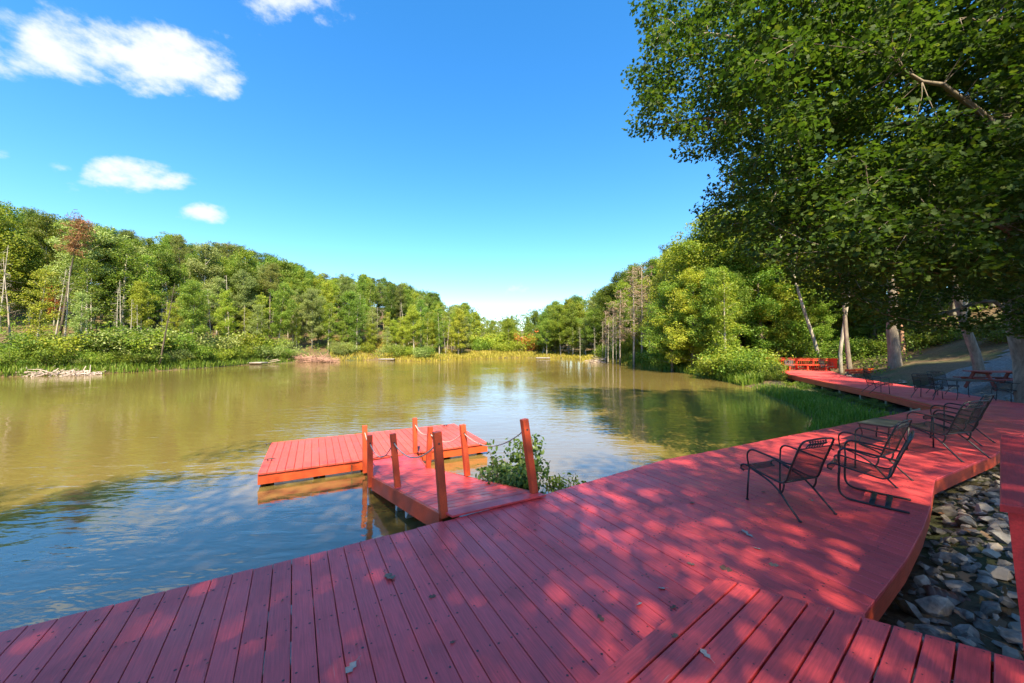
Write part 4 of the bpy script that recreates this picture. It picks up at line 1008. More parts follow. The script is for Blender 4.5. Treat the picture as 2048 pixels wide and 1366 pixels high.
def limb(pts, r):
    pts = [np.array(p, float) for p in pts]; out = []
    m = 14
    for i in range(m):
        t = i / (m - 1) * (len(pts) - 1); a = min(int(t), len(pts) - 2); f = t - a
        p0, p1, p2, p3 = pts[max(a - 1, 0)], pts[a], pts[a + 1], pts[min(a + 2, len(pts) - 1)]
        out.append(0.5 * (2 * p1 + (p2 - p0) * f + (2 * p0 - 5 * p1 + 4 * p2 - p3) * f * f + (3 * p1 - p0 - 3 * p2 + p3) * f ** 3) + rg.normal(0, .035, 3))
    tr.tube(out, [r * (1 - .86 * i / (m - 1)) for i in range(m)], 7, False); limbs.extend(out[2:])
limb([tpath[4], PD(1960, 330, 10.5), PD(1850, 372, 9.2), PD(1755, 420, 8.4), PD(1660, 450, 8.2), PD(1540, 455, 8.6)], .13)
limb([tpath[5], PD(1880, 250, 10), PD(1700, 260, 9.4), PD(1530, 250, 9.8), PD(1400, 235, 10.4), PD(1290, 250, 11)], .14)
limb([tpath[5], PD(1900, 180, 10.4), PD(1740, 130, 10), PD(1560, 90, 10.4), PD(1400, 60, 11), PD(1310, 90, 11.4)], .12)
limb([tpath[4], PD(1940, 460, 11), PD(1830, 520, 10), PD(1720, 550, 9.6), PD(1620, 520, 9.8), PD(1500, 470, 10.4)], .10)
limb([tpath[6], PD(1850, 40, 9.4), PD(1680, 10, 8.6), PD(1540, -10, 9), PD(1400, -20, 10)], .11)
limb([tpath[5], PD(2100, 300, 9.5), PD(1990, 240, 7.2), PD(1900, 180, 6.2), PD(1800, 120, 6)], .10)
limb([tpath[4], PD(2130, 480, 9.6), PD(2040, 470, 7.6), PD(1950, 440, 6.8), PD(1870, 450, 6.6)], .08)
limb([tpath[6], PD(2150, 60, 8.5), PD(2050, 40, 6.8), PD(1950, 30, 6.2)], .09)
limb([tpath[3], PD(1980, 600, 11.6), PD(1880, 630, 11), PD(1800, 618, 10.8), PD(1740, 600, 11)], .07)
limb([tpath[5], PD(1800, 330, 11.4), PD(1640, 360, 11.6), PD(1500, 400, 11.8), PD(1410, 440, 12)], .08)
limbs = np.array(limbs); cl = []; tries = 0
while len(cl) < 1350 and tries < 18000:
    tries += 1
    x, y = rg.uniform(1215, 2200), rg.uniform(-110, 690)
    if not in_poly(x, y, canopy): continue
    Yd = rg.uniform(8.6, 12.8) if x < 1480 else rg.uniform(5.6, 12.6)
    if y > 560 and Yd < 8: continue
    if x < 1430 and rg.random() < 0.25: continue
    c = PD(x, y, Yd)
    if x < 1480:          # keep the outline ragged: whole clump inside
        rp_ = 0.30 * FPX / Yd
        if not (in_poly(x - rp_, y, canopy) and in_poly(x, y + rp_, canopy)): continue
    d = np.linalg.norm(limbs - c, axis=1); j = int(d.argmin())
    if d[j] > 2.6: continue
    cl.append((c, rg.uniform(.30, .58)))
    src = limbs[j]
    if d[j] > .9 and len(cl) > 30:
        oc = np.array([q for q, _ in cl[:-1]]); dj = np.linalg.norm(oc - c, axis=1); src = oc[dj.argmin()] if dj.min() < d[j] else src
    tr.tube([src, (src + c) / 2 + rg.normal(0, .07, 3) + (0, 0, .06), c], [.010, .007, .004], 4, False)
C, O, S = [], [], []
for c, r in cl:
    k = int(480 * r * r) + 16; d = rg.normal(0, 1, (k, 3)); d /= np.linalg.norm(d, axis=1, keepdims=True)
    C.append(c + d * (r * rg.random(k) ** .45)[:, None] * np.array((1.1, 1.1, .55))); O.append(d); S.append(rg.uniform(.055, .12, k))
V, F = leaves_at(np.concatenate(C), np.concatenate(S), rg, MAPLE, np.concatenate(O), up=1.1, outw=.35, spread=.75)
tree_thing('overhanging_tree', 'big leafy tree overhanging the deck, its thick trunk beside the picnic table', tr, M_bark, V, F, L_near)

# trees standing behind the camera: their crowns shade the near deck
def shade_tree(x, y, H, Rr, seed, label, nl=26, per=150, leaf=.13):
    t2, V, F = broadleaf(seed, H, Rr, .36, nl, (.7, 1.15), per, leaf, r0=.24)
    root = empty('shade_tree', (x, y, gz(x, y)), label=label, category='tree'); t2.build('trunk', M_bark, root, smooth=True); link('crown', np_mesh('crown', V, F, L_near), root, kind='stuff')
shade_tree(-6.3, -8.3, 16.2, 5.2, 501, 'tall shade tree on the bank behind the open end of the deck', 28, 215)
shade_tree(-0.6, -9.3, 16.5, 4.8, 506, 'tall shade tree on the bank beside the platform steps', 26, 128)
shade_tree(5.2, -8.0, 16.5, 5.0, 502, 'tall shade tree on the bank straight behind the raised platform', 24, 105)
shade_tree(10.6, -5.8, 18.5, 5.2, 503, 'tall shade tree on the bank behind the iron chairs', 22, 85)
shade_tree(13.4, 0.6, 21.0, 5.4, 507, 'shade tree on the bank close behind the stone bed', 26, 140)
shade_tree(19.0, -3.0, 25.0, 6.2, 504, 'tallest shade tree on the bank behind the railing', 30, 280)
shade_tree(25.5, 5.0, 22.0, 6.0, 505, 'shade tree on the slope beside the gravel clearing', 30, 280)
shade_tree(33.0, 9.0, 20.0, 6.0, 508, 'shade tree high on the slope past the picnic table', 30, 260)

# trunks standing round the gravel clearing
def bare_stem(name, label, pts, rads, bark):
    m = MB(); m.tube(pts, rads, 10); root = empty(name, tuple(np.array(pts[0]) * 0), label=label, category='tree'); m.build('trunk', bark, root, smooth=True); return root
def stem_from(px_b, Yb, px_t, y_t, r, name, label, bark, crown=None, H=13):
    x = (px_b - CXP) / FPX * Yb; g = gz(x, Yb); b = np.array((x, Yb, g)); t = PD(px_t, y_t, Yb); d = t - b
    pts = [b + (0, 0, -.3), b + d * .08, b + d * .5 + rg.normal(0, .05, 3), t, b + d * 2.0 + rg.normal(0, .2, 3), b + d * 3.4]
    pts = [np.array(p) for p in pts]
    m = MB(); m.tube(pts, [r * 1.2, r * .95, r * .85, r * .78, r * .6, r * .4], 10)
    root = empty(name, (0, 0, 0), label=label, category='tree'); m.build('trunk', bark, root, smooth=True)
    top = pts[-1]; cl = [(top + rg.normal(0, 1, 3) * np.array((2.0, 2.0, 1.4)) * .8, rg.uniform(.6, 1.0)) for _ in range(26)]
    V, F = cluster_leaves(cl, rg, RHOMB, .20, 90); link('crown', np_mesh('crown', V, F, crown or L_dark), root, kind='stuff')
stem_from(1643, 31, 1610, 626, .15, 'slender_tree', 'slim grey trunk leaning over the red railing at the end of the walkway', M_bark2)
stem_from(1681, 28.5, 1686, 664, .14, 'slender_tree', 'pale straight trunk just past the end of the red railing', M_bark2)
stem_from(1700, 27.0, 1692, 664, .17, 'slender_tree', 'darker grey trunk close beside the pale one past the railing', M_bark)
stem_from(1790, 24.0, 1784, 660, .36, 'stout_tree', 'stout grey trunk standing at the edge of the gravel', M_bark)
stem_from(1806, 27.0, 1803, 662, .16, 'slender_tree', 'thin reddish trunk half hidden behind the stout one', bark_mat('reddish_bark', (0.40, 0.22, 0.14)))
stem_from(1962, 17.2, 1930, 652, .20, 'leaning_tree', 'brown trunk leaning over the picnic table', M_bark)

# leafy bush between ramp and deck, grass at its foot
b3 = shrub(607, 1.36, .62, 520, .085, 17, OVAL, 1.1, (.08, .22))
root = empty('waterside_bush', (*P(1000, 985, -0.1)[:2], -0.72), label='leafy green bush growing from the water between the gangway and the deck', category='bush')
root.location = (0.03, 6.05, -0.74)
b3[0].build('stems', M_bark, root); link('leaves', np_mesh('leaves', b3[1], b3[2], leaf_mat('bush_leaves', (0.045, 0.095, 0.02), (0.12, 0.19, 0.05), (0.22, 0.28, 0.10), trans=0.3, rough=.35, obj=.05)), root, kind='stuff')

for i, (x, y, h, lab) in enumerate([(0.85, 6.05, .55, 'low weeds at the deck edge beside the bush'), (1.35, 6.0, .42, 'low weeds at the deck edge past the bush, nearer the chairs')]):
    w_ = shrub(640 + i, h, .42, 500, .06, 12, OVAL, .8, (.07, .15)); r_ = empty('weed_clump', (x, y, -.70), label=lab, category='weeds'); w_[0].build('stems', M_bark, r_); link('leaves', np_mesh('leaves', w_[1], w_[2], L_dark), r_, kind='stuff')

# ------------------------------------------------------------------ walkway along the shore
walk = empty('curving_walkway', (16.0, 16, 0), label='red boardwalk curving away along the shore to a railed landing', category='walkway')
def along(P_, n):
    d = np.r_[0, np.cumsum(np.hypot(*np.diff(P_, axis=0).T))]; q = np.linspace(0, d[-1], n); return np.stack([np.interp(q, d, P_[:, 0]), np.interp(q, d, P_[:, 1])], 1)
nW = 130; la, ra = along(WL, nW), along(WR, nW); pm = MB()
M_walk = paint_wood('walkway_stain', RED, math.atan2(.25, .97), rough=.48)
for i in range(nW - 1):
    a, b, c, d = la[i], ra[i], ra[i + 1], la[i + 1]
    e1, e2 = (d - a) * .02, (c - b) * .02
    pm.slab([a + e1, b + e2, c - e2, d - e1], -0.034, rng.normal(0, .0015), .003)
keep_world(pm.build('planking', M_walk, kind='stuff'), walk)
lb = along(WL, 12)
for i in range(11):
    keep_world(MB().beam((*lb[i], -0.132), (*lb[i + 1], -0.132), .04, .19).build('fascia', M_edge), walk)
    o = unit(np.array((-(lb[i + 1] - lb[i])[1], (lb[i + 1] - lb[i])[0])))
    f_ = MB().slab([lb[i] + o * .02, lb[i] - o * .12, lb[i + 1] - o * .12, lb[i + 1] + o * .02], .003, .03, .004).build('edge_board', M_edge); keep_world(f_, walk)
for i in range(1, 12):
    c = lb[i] + (along(WR, 12)[i] - lb[i]) * .06; c2 = lb[i] + (along(WR, 12)[i] - lb[i]) * .6
    keep_world(MB().beam((*c, gz(*c) - .3), (*c, -.42), .14, .14, up=(1, 0, 0)).build('support_post', M_timber), walk)
    keep_world(MB().beam((*(lb[i] + (c - lb[i]) * .2), -.32), (*c2, -.32), .07, .18).build('cross_beam', M_timber), walk)

rl = empty('landing_railing', (22, 29, 0), label='red baluster railing with built-in bench round the far landing of the walkway', category='railing')
A_, B_ = np.array((20.25, 29.75)), np.array((24.05, 28.25)); rd = unit(B_ - A_); ro = np.array((rd[1], -rd[0])); RL = np.linalg.norm(B_ - A_)
kw = lambda o: keep_world(o, rl)
kw(MB().beam((*A_, .92), (*B_, .92), .14, .04).build('top_rail', M_edge)); kw(MB().beam((*A_, .80), (*B_, .80), .04, .13).build('rail', M_edge)); kw(MB().beam((*A_, .42), (*B_, .42), .04, .12).build('rail', M_edge)); kw(MB().beam((*A_, .12), (*B_, .12), .04, .10).build('rail', M_edge))
for t in np.linspace(0, 1, 5):
    c = A_ + (B_ - A_) * t; kw(MB().beam((*c, 0), (*c, .9), .09, .09, up=(1, 0, 0)).build('post', M_edge))
for t in np.linspace(.03, .97, 30):
    c = A_ + (B_ - A_) * t - ro * .03; kw(MB().beam((*c, .08), (*c, .86), .04, .03, up=(*rd, 0)).build('baluster', M_edge))
bs = ro * .35
kw(MB().slab([A_ + bs * .3, A_ + bs * 1.5, B_ + bs * 1.5, B_ + bs * .3], .41, .45).build('bench_seat', M_edge))
for t in (.08, .36, .64, .92):
    c = A_ + (B_ - A_) * t + bs * 1.2; kw(MB().beam((*c, 0), (*c, .41), .09, .09, up=(1, 0, 0)).build('bench_leg', M_edge))
S_, T_ = np.array((24.05, 28.25)), np.array((24.0, 27.5))
kw(MB().beam((*S_, .55), (*T_, .55), .04, .7).build('side_panel', M_edge)); kw(MB().beam((*S_, .92), (*T_, .92), .14, .04).build('top_rail', M_edge))
edg = empty('timber_edging', (25, 25, 0), label='low red timber edging between the landing and the gravel', category='edging')
for i, (x0, y0, x1, y1) in enumerate([(22.4, 25.0, 25.6, 26.2), (22.3, 24.6, 25.7, 25.7)]):
    z = .12 + .12 * (1 - i); keep_world(MB().beam((x0, y0, z), (x1, y1, z), .14, .14).build('timber', M_edge), edg)

# ------------------------------------------------------------------ iron furniture
def mesh_sheet_mat():
    m, N, L, out = new_mat('woven_steel_mesh')
    b = nd(N, 'ShaderNodeBsdfPrincipled', {'Roughness': .45, 'Base Color': (.022, .022, .024, 1)}); t = nd(N, 'ShaderNodeBsdfTransparent')
    mx = nd(N, 'ShaderNodeMixShader'); mx.inputs[0].default_value = .36; L.new(b.outputs[0], mx.inputs[1]); L.new(t.outputs[0], mx.inputs[2]); L.new(mx.outputs[0], out.inputs[0]); return m
M_mesh = mesh_sheet_mat()
def smooth_path(pts, m=4):
    pts = [np.array(p, float) for p in pts]; out = []
    for a in range(len(pts) - 1):
        p0, p1, p2, p3 = pts[max(a - 1, 0)], pts[a], pts[a + 1], pts[min(a + 2, len(pts) - 1)]
        for k in range(m):
            f = k / m; out.append(0.5 * (2 * p1 + (p2 - p0) * f + (2 * p0 - 5 * p1 + 4 * p2 - p3) * f * f + (3 * p1 - p0 - 3 * p2 + p3) * f ** 3))
    return out + [pts[-1]]
def sheet(prof, w, th=.004):
    m = MB(); prof = smooth_path([(0, y, z) for y, z in prof], 3); V = []
    for p in prof: V += [(-w, p[1], p[2]), (-w * .33, p[1], p[2] - .006), (w * .33, p[1], p[2] - .006), (w, p[1], p[2])]
    F = [(4 * i + k, 4 * i + k + 1, 4 * i + 4 + k + 1, 4 * i + 4 + k) for i in range(len(prof) - 1) for k in range(3)]
    return m.add(V, F)
def make_chair(name, spring=False):
    root = empty(name, category='chair'); w = .27; r = .011
    def part(n, mb, mat=M_iron): return mb.build(n, mat, root, smooth=True)
    part('seat', sheet([(-.24, .362), (-.05, .372), (.16, .41), (.25, .425), (.30, .405), (.305, .36), (.265, .345)], w), M_mesh)
    part('backrest', sheet([(-.245, .365), (-.32, .56), (-.405, .78)], w), M_mesh)
    fr_ = MB()
    for s in (-1, 1):
        fr_.tube(smooth_path([(s * w, .265, .345), (s * w, .305, .36), (s * w, .30, .405), (s * w, .25, .425), (s * w, .16, .41), (s * w, -.05, .372), (s * w, -.24, .362), (s * w, -.32, .56), (s * w, -.41, .80), (s * (w - .015), -.438, .865), (s * (w - .06), -.445, .885)]), r, 6)
    fr_.tube([(-w + .06, -.445, .885), (-.07, -.447, .893), (.07, -.447, .893), (w - .06, -.445, .885)], r, 6); fr_.tube([(-w, -.405, .785), (w, -.405, .785)], .007, 6); fr_.tube([(-w, -.25, .37), (w, -.25, .37)], r, 6)
    part('frame', fr_)
    orn = MB()                                   # leaf scroll under the top rail
    for i in range(7):
        x = -.13 + i * .043; orn.tube(smooth_path([(x - .03, -.412, .795), (x - .012, -.42, .822), (x + .012, -.428, .845), (x + .018, -.43, .862), (x, -.432, .868), (x - .008, -.43, .855)], 3), .006, 5)
        orn.tube([(x, -.42, .82), (x + .03, -.425, .835), (x + .045, -.427, .832)], [.004, .011, .002], 5)
    part('scroll', orn)
    for s in (-1, 1):
        xa = s * (w + .02)
        part('armrest', MB().tube(smooth_path([(s * w, .19, .41), (xa, .20, .52), (xa, .19, .60), (xa, .13, .645), (xa, .0, .635), (xa, -.16, .615), (xa, -.28, .60), (s * w, -.335, .60)]), [.010] * 8 + [.012] * 14 + [.011] * 7, 6))
    if not spring:
        for s in (-1, 1):
            part('leg', MB().tube([(s * w, .19, .41), (s * (w + .012), .20, .2), (s * (w + .02), .205, .004)], r, 6).tube([(s * (w + .02), .205, .012), (s * (w + .02), .205, 0)], .018, 8))
            part('leg', MB().tube(smooth_path([(s * w, .15, .395), (s * w, -.05, .33), (s * w, -.19, .24), (s * (w + .012), -.30, .13), (s * (w + .02), -.43, .004)]), r, 6).tube(smooth_path([(s * w, -.243, .36), (s * w, -.235, .29), (s * w, -.205, .225)], 3), r, 6).tube([(s * (w + .02), -.43, .012), (s * (w + .02), -.43, 0)], .018, 8))
    else:
        for s in (-1, 1):
            part('leg', MB().tube(smooth_path([(s * w, .19, .41), (s * w, .20, .22), (s * w, .19, .09), (s * w, .13, .025), (s * w, .02, .013), (s * w, -.18, .013), (s * w, -.42, .013)]), .013, 6))
        for y in (-.10, -.24): part('cross_bar', MB().beam((-w, y, .016), (w, y, .016), .05, .008))
    return root
chair = make_chair('iron_chair'); GR = 'black iron mesh chairs on the deck'
def put(o, x, y, rz, label, s=1.0, z=0.0, sx=1.0):
    o.location = (x, y, z + .002); o.rotation_euler = (0, 0, rz); o.scale = (s * sx, s, s); o['label'] = label; o['group'] = GR; return o
put(chair, 3.31, 4.62, R(18.7), 'black mesh iron chair standing alone nearest the dock ramp')
spring = make_chair('spring_chair', True); put(spring, 4.50, 4.80, R(42), 'black mesh rocking chair on bent runners in front of another chair')
put(copy_tree(chair), 5.29, 5.61, R(28.7), 'black mesh chair just behind the rocking chair, beside the small table')
put(copy_tree(chair), 7.72, 6.78, R(16), 'black mesh chair with pale streak on its back near the deck edge', 1.12, 0, 1.15)
put(copy_tree(chair), 9.15, 7.75, R(24), 'black mesh chair half hidden behind the streaked one', 1.08)
# chairs by the far table and on the landing
GR = 'black iron mesh chairs by the far table'
put(copy_tree(chair), 15.35, 13.75, R(-70), 'small dark chair tucked at the lake side of the far iron table')
put(copy_tree(chair), 14.95, 15.2, R(-110), 'small dark chair standing apart on the walkway before the far table')
put(copy_tree(chair), 17.35, 12.95, R(70), 'small dark chair at the tree side of the far iron table')
put(copy_tree(chair), 16.9, 14.6, R(160), 'small dark chair behind the far iron table')
GR = 'black iron chairs on the far landing'
put(copy_tree(chair), 21.0, 28.2, R(150), 'tiny dark chair before the balusters on the far landing')
put(copy_tree(chair), 23.0, 27.2, R(200), 'tiny dark chair before the solid panel on the far landing')
def iron_table(name, L_, W_, H_, label, loc, rz):
    t = empty(name, loc, rz, label=label, category='table')
    MB().slab([(-L_ / 2, -W_ / 2), (L_ / 2, -W_ / 2), (L_ / 2, W_ / 2), (-L_ / 2, W_ / 2)], H_ - .012, H_, .003).build('table_top', simple('slate_table_top', (.055, .065, .068), rough=.35, var=.2) if name == 'coffee_table' else M_mesh, t)
    MB().beam((-L_ / 2, -W_ / 2, H_ - .02), (L_ / 2, -W_ / 2, H_ - .02), .02, .03).beam((-L_ / 2, W_ / 2, H_ - .02), (L_ / 2, W_ / 2, H_ - .02), .02, .03).beam((-L_ / 2, -W_ / 2, H_ - .02), (-L_ / 2, W_ / 2, H_ - .02), .02, .03).beam((L_ / 2, -W_ / 2, H_ - .02), (L_ / 2, W_ / 2, H_ - .02), .02, .03).build('apron', M_iron, t)
    for sx in (-1, 1):
        for sy in (-1, 1):
            x, y = sx * (L_ / 2 - .02), sy * (W_ / 2 - .02)
            MB().tube(smooth_path([(x, y, H_ - .02), (x * 1.0, y, H_ * .8), (x * .90, y * .9, H_ * .5), (x * .96, y, H_ * .2), (x * 1.05, y * 1.05, .004)]), .011, 6).build('leg', M_iron, t, smooth=True)
    return t
iron_table('coffee_table', .92, .46, .41, 'low black rectangular table between the two groups of chairs', (7.42, 7.48, .002), R(30))
iron_table('dining_table', 1.15, .9, .69, 'dark iron dining table on the far part of the deck', (16.45, 13.6, .002), R(-10))

# picnic table on the gravel
M_pic = paint_wood('picnic_stain', (.20, .035, .025), 0, rough=.6)
pcx, pcy = 20.2, 15.5; pt = empty('picnic_table', (pcx, pcy, gz(pcx, pcy) + .03), R(-6), label='red-brown wooden picnic table on the gravel beside a leaning trunk', category='picnic table')
for i in range(5): MB().slab([(-.95, -.37 + i * .15), (.95, -.37 + i * .15), (.95, -.235 + i * .15), (-.95, -.235 + i * .15)], .71, .75).build('top_plank', M_pic, pt)
for s in (-1, 1):
    for i in range(2):
        y0 = s * .62 + i * .15 - .14; MB().slab([(-.95, y0), (.95, y0), (.95, y0 + .135), (-.95, y0 + .135)], .42, .46).build('bench_plank', M_pic, pt)
for x in (-.65, .65):
    for s in (-1, 1): MB().beam((x, s * .58, 0), (x, s * .22, .71), .04, .12, up=(0, 1, 0)).build('leg', M_pic, pt)
    MB().beam((x + .045, -.75, .39), (x + .045, .75, .39), .04, .10).build('cross_beam', M_pic, pt)
    MB().beam((x + .045, -.36, .67), (x + .045, .36, .67), .04, .08).build('cross_beam', M_pic, pt)

# ------------------------------------------------------------------ stones, drain, fallen leaves and far shore details
import bmesh
def rock_mesh(seed, mat, n=16):
    rg = np.random.default_rng(seed); bm = bmesh.new()
    for p in rg.normal(0, 1, (n, 3)):
        p = p / np.linalg.norm(p) * rg.uniform(.75, 1.0); bm.verts.new((p[0] * .5, p[1] * .38, p[2] * .26))
    r = bmesh.ops.convex_hull(bm, input=bm.verts); bmesh.ops.delete(bm, geom=[g for g in r['geom_interior'] if isinstance(g, bmesh.types.BMVert)], context='VERTS')
    me = bpy.data.meshes.new('stone'); bm.to_mesh(me); bm.free(); me.materials.append(mat); return me
M_rock = simple('grey_blue_stone', (.22, .19, .155), rough=.92, var=.5, scale=14, bump=.006, obj_var=.45); M_rock2 = simple('pale_tan_stone', (.40, .32, .24), rough=.92, var=.3, scale=10, bump=.006, obj_var=.3)
rocks = [rock_mesh(700 + i, M_rock) for i in range(6)] + [rock_mesh(720 + i, M_rock2) for i in range(3)]
bed = empty('riprap_bed', (5.5, 3.0, -.5), kind='structure', label='bed of broken grey stones between deck and railing')
rg = np.random.default_rng(31); spots = []; tries = 0
def put_rock(parent, x, y, s, lift=0.0):
    o = link('stone', rocks[rg.choice(9, p=np.array([1.5] * 6 + [1.0] * 3) / 12)]); keep_world(o, parent)
    o.location = Vector((x, y, gz(x, y) + .03 * s + lift)) - Vector(parent.location); o.scale = (s, s * rg.uniform(.75, 1.2), s * rg.uniform(.7, 1.2)); o.rotation_euler = (rg.normal(0, .35), rg.normal(0, .35), rg.random() * 6.28)
while len(spots) < 295 and tries < 12000:
    tries += 1
    x, y = rg.uniform(2.4, 10.5), rg.uniform(1.6, 7.6); u_, v_ = DD @ (x, y), EE @ (x, y)
    px, py = proj((x, y, -.4))
    if u_ > bk_(v_) - .02 or px > 2120 or px < 1690 or py > 1400: continue
    s = rg.choice([rg.uniform(.11, .17), rg.uniform(.17, .28), rg.uniform(.27, .38)], p=[.45, .4, .15])
    if any((x - a) ** 2 + (y - b) ** 2 < (.29 * (s + c)) ** 2 for a, b, c in spots): continue
    spots.append((x, y, s)); put_rock(bed, x, y, s, rg.uniform(-.02, .05))
dl_ = [(x, y) for x, y in zip(rg.uniform(2.4, 9.5, 420), rg.uniform(1.6, 7.2, 420)) if DD @ (x, y) < bk_(EE @ (x, y)) - .05]
Vd, Fd = leaves_at(np.array([(x, y, gz(x, y) + rg.uniform(.04, .14)) for x, y in dl_]), rg.uniform(.06, .12, len(dl_)), rg, MAPLE, up=2.5)
keep_world(link('dead_leaves', np_mesh('dead_leaves', Vd, Fd, leaf_mat('dead_leaf_litter', (.16, .08, .04), (.36, .22, .12), trans=.15, obj=.05)), kind='stuff'), bed)
rub = MB()
for k in range(2600):
    x, y = rg.uniform(2.2, 10.5), rg.uniform(1.4, 7.6)
    if DD @ (x, y) > bk_(EE @ (x, y)) + .3: continue
    s = rg.uniform(.05, .12); z = gz(x, y) + .01; q = rg.normal(0, 1, (6, 3)); q /= np.linalg.norm(q, axis=1, keepdims=True)
    o6 = [(1, 0, 0), (-1, 0, 0), (0, 1, 0), (0, -1, 0), (0, 0, 1), (0, 0, -1)]
    rub.add([(x + s * (a[0] + .4 * b[0]) * .6, y + s * (a[1] + .4 * b[1]) * .6, z + s * (a[2] + .4 * b[2]) * .35) for a, b in zip(o6, q)], [(0, 2, 4), (2, 1, 4), (1, 3, 4), (3, 0, 4), (2, 0, 5), (1, 2, 5), (3, 1, 5), (0, 3, 5)])
keep_world(rub.build('small_stones', M_rock, kind='stuff'), bed)
mar = empty('stone_margin', (18, 20, 0), kind='structure', label='loose pale stones along the inner edge of the walkway')
for k in range(150):
    t = rg.random(); p = np.array([np.interp(t * (len(WR) - 1), range(len(WR)), WR[:, q]) for q in (0, 1)]) + np.array((rg.uniform(.15, 1.5), rg.normal(0, .3)))
    put_rock(mar, p[0], p[1], rg.uniform(.14, .34), .05)
# corrugated drain pipe among the stones
M_pipe = simple('brown_plastic_pipe', (.12, .055, .035), rough=.5, var=.2)
c = P(1880, 1195, -.42); ax_ = np.array((.86, -.45, -.12)); pp_ = [c + ax_ * t for t in np.linspace(-.12, .62, 61)]
link('drain_pipe', MB().tube(pp_, [.075 if i % 4 < 2 else .088 for i in range(61)], 18).mesh('drain_pipe', M_pipe, True), label='short brown corrugated drain pipe among the grey stones', category='pipe')
c = P(1982, 1046, -.34); q = MB().slab([c[:2] + (-.09, -.05), c[:2] + (.07, -.11), c[:2] + (.12, .05), c[:2] + (-.02, .10)], c[2] - .02, c[2] + .0, .004)
link('pale_tile', q.mesh('pale_tile', simple('pale_green_white', (.55, .60, .54), rough=.5, var=.1)), label='pale square tile lying among the stones by the railing', category='tile')

# fallen leaves lying on the boards
def curled_leaf(seed):
    rg = np.random.default_rng(seed); T, F = MAPLE; V = T.copy(); V[:, 2] = .55 * V[:, 1] ** 2 + .35 * np.abs(V[:, 0]) ** 2 + rg.normal(0, .03, len(V))
    V[:, 1] *= .75; m = MB().add(V, [tuple(f) for f in F]); m.tube([(-.5, 0, .1), (-.75, .04, .12), (-.95, .02, .05)], .016, 4); return m.mesh('dry_leaf')
M_dry = [simple('dry_leaf_tan', (.24, .15, .10), rough=.8, var=.3, scale=30), simple('dry_leaf_pale', (.40, .31, .26), rough=.8, var=.2, scale=30), simple('dry_leaf_brown', (.16, .085, .055), rough=.85, var=.3, scale=30)]
lm_ = [curled_leaf(900 + i) for i in range(4)]
LV = [(780, 1151, .13, 0, 'large tan lobed leaf on the boards below the gangway'), (705, 1330, .085, 1, 'curled grey-white leaf on the boards at the front of the deck'), (866, 1190, .06, 2, 'small dark leaf right of the large tan one'),
      (1492, 1066, .13, 1, 'pale pinkish leaf in the big patch of sun before the lone chair'), (1512, 1095, .06, 1, 'small tan leaf in the big patch of sun'), (1450, 1136, .10, 2, 'brown leaf just above the corner of the raised platform'), (1545, 1128, .08, 0, 'tan leaf above the top edge of the raised platform'),
      (1382, 1004, .075, 0, 'greyish leaf near the middle of the deck'), (1380, 1126, .07, 0, 'tan leaf short of the platform corner'), (1322, 1174, .06, 1, 'thin white leaf beside the platform edge'), (1277, 1205, .06, 1, 'curled white leaf beside the long edge of the platform'),
      (1200, 1232, .065, 2, 'dark crumpled leaf beside the platform'), (1525, 983, .07, 2, 'brown leaf in front of the lone chair'), (1622, 1000, .05, 0, 'small leaf under the lone chair'), (1788, 926, .045, 1, 'pale leaf in the sun behind the middle chairs'),
      (1917, 907, .06, 1, 'pale leaf under the streaked chair'), (1877, 904, .045, 1, 'small pale leaf before the streaked chair'), (1344, 1211, .05, 2, 'dark leaf tucked against the platform edge'), (906, 1280, .04, 2, 'tiny dark leaf low on the near boards'), (1070, 1058, .035, 2, 'tiny leaf on the boards below the bush')]
for i, (px, py, s, k, lab) in enumerate(LV):
    p = P(px, py, 0.004); o = link('dry_leaf', lm_[i % 4].copy(), None, M_dry[k], label=lab, category='leaf', group='fallen leaves on the deck'); o.location = p; o.scale = (s, s, s * .8); o.rotation_euler = (rg.normal(0, .15), rg.normal(0, .15), rg.random() * 6.28)
for px, py, s, k, lab in [(1408, 1304, .07, 1, 'grey-white leaf on the raised platform boards'), (1347, 1268, .05, 2, 'small dark leaf on the outer board of the platform')]:
    p = P(px, py, PZ + .006); o = link('dry_leaf', lm_[k].copy(), None, M_dry[k], label=lab, category='leaf', group='fallen leaves on the deck'); o.location = p; o.scale = (s, s, s * .8); o.rotation_euler = (.1, 0, rg.random() * 6.28)
crumbs = MB()
for k in range(420):          # acorn bits and leaf crumbs
    v_ = rg.uniform(-3, 12); u_ = rg.uniform(bk_(v_), fr(v_)); c = UV(u_, v_); r = rg.uniform(.003, .009); a = rg.random() * 3
    crumbs.add([(c[0] + r * math.cos(a + t) * q, c[1] + r * math.sin(a + t) * q, .003 + .004 * (j % 2)) for j, (t, q) in enumerate([(0, 1.6), (1.5, .7), (3.1, 1.4), (4.6, .7)])] + [(c[0], c[1], .009)], [(0, 1, 4), (1, 2, 4), (2, 3, 4), (3, 0, 4)])
link('leaf_crumbs', crumbs.mesh('leaf_crumbs', M_dry[2]), kind='stuff', label='tiny leaf and acorn crumbs scattered over the deck')
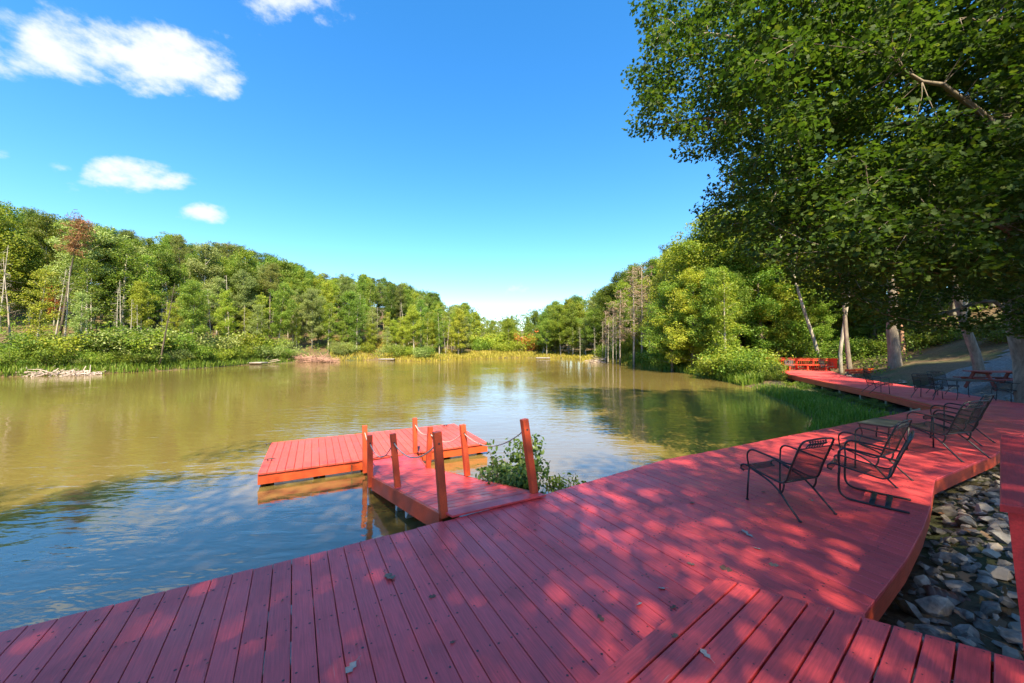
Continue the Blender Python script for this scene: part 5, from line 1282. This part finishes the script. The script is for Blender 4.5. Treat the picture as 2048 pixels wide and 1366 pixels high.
# far shore: brush pile, driftwood, old landing stages
M_stick = simple('bleached_sticks', (.46, .36, .31), rough=.9, var=.3, scale=3); M_stick2 = simple('red_brown_brush', (.40, .23, .17), rough=.9, var=.3, scale=3)
def sticks(name, label, px0, px1, yrow, n, h, mat, cat, seed, ln=(1.0, 3.0)):
    rg = np.random.default_rng(seed); m = MB()
    for k in range(n):
        px = rg.uniform(px0, px1); base = P(px, yrow, WZ); f = math.sin(math.pi * (px - px0) / (px1 - px0)) ** .6
        c = base + (0, rg.uniform(.0, 2.2), rg.uniform(.05, h * f + .08)); d = unit((rg.normal(0, 1), rg.normal(0, .6), rg.normal(0, .22))) * rg.uniform(*ln) / 2; r = rg.uniform(.018, .05)
        m.tube([c - d, c + rg.normal(0, .08, 3), c + d], [r, r * .8, r * .4], 4, False)
    return link(name, m.mesh(name, mat), kind='stuff', label=label) if cat is None else link(name, m.mesh(name, mat), label=label, category=cat)
sticks('brush_pile', 'low red-brown heap of brush at the waterline of the far shore', 530, 662, 725, 420, .75, M_stick2, 'brush pile', 41)
sticks('driftwood', 'pale tangle of driftwood roots at the near end of the far shore', 0, 150, 752.5, 150, .35, M_stick, 'driftwood', 42, (.6, 1.8))
sticks('fallen_branch', 'grey fallen branch lying in the water beside the brush pile', 450, 530, 728, 14, .25, M_stick, 'branch', 43, (2.0, 5.0))
sticks('fallen_branch', 'pale fallen branches on the right-hand shore below the dead pines', 1180, 1262, 725, 40, .5, M_stick, 'branch', 44, (1.0, 3.0))
M_grey = simple('silvered_timber', (.38, .36, .34), rough=.85, var=.25, scale=4)
def old_dock(px, y, L_, label):
    c = P(px, y, WZ + .12); t = empty('old_landing_stage', tuple(c), 0, label=label, category='dock')
    for i in range(9): MB().slab([(-L_ / 2 + i * L_ / 9 + .01, -.7), (-L_ / 2 + (i + 1) * L_ / 9 - .01, -.7), (-L_ / 2 + (i + 1) * L_ / 9 - .01, .7), (-L_ / 2 + i * L_ / 9 + .01, .7)], .12, .18).build('plank', M_grey, t)
    MB().beam((-L_ / 2, -.66, .04), (L_ / 2, -.66, .04), .1, .16).build('bearer', M_dark, t); MB().beam((-L_ / 2, .66, .04), (L_ / 2, .66, .04), .1, .16).build('bearer', M_dark, t)
old_dock(508, 727, 3.0, 'small weathered grey dock beside the brush pile on the far shore'); old_dock(775, 719.5, 2.6, 'small grey landing stage at the edge of the yellow marsh grass'); old_dock(1086, 717, 2.6, 'tiny grey float at the far end of the lake')
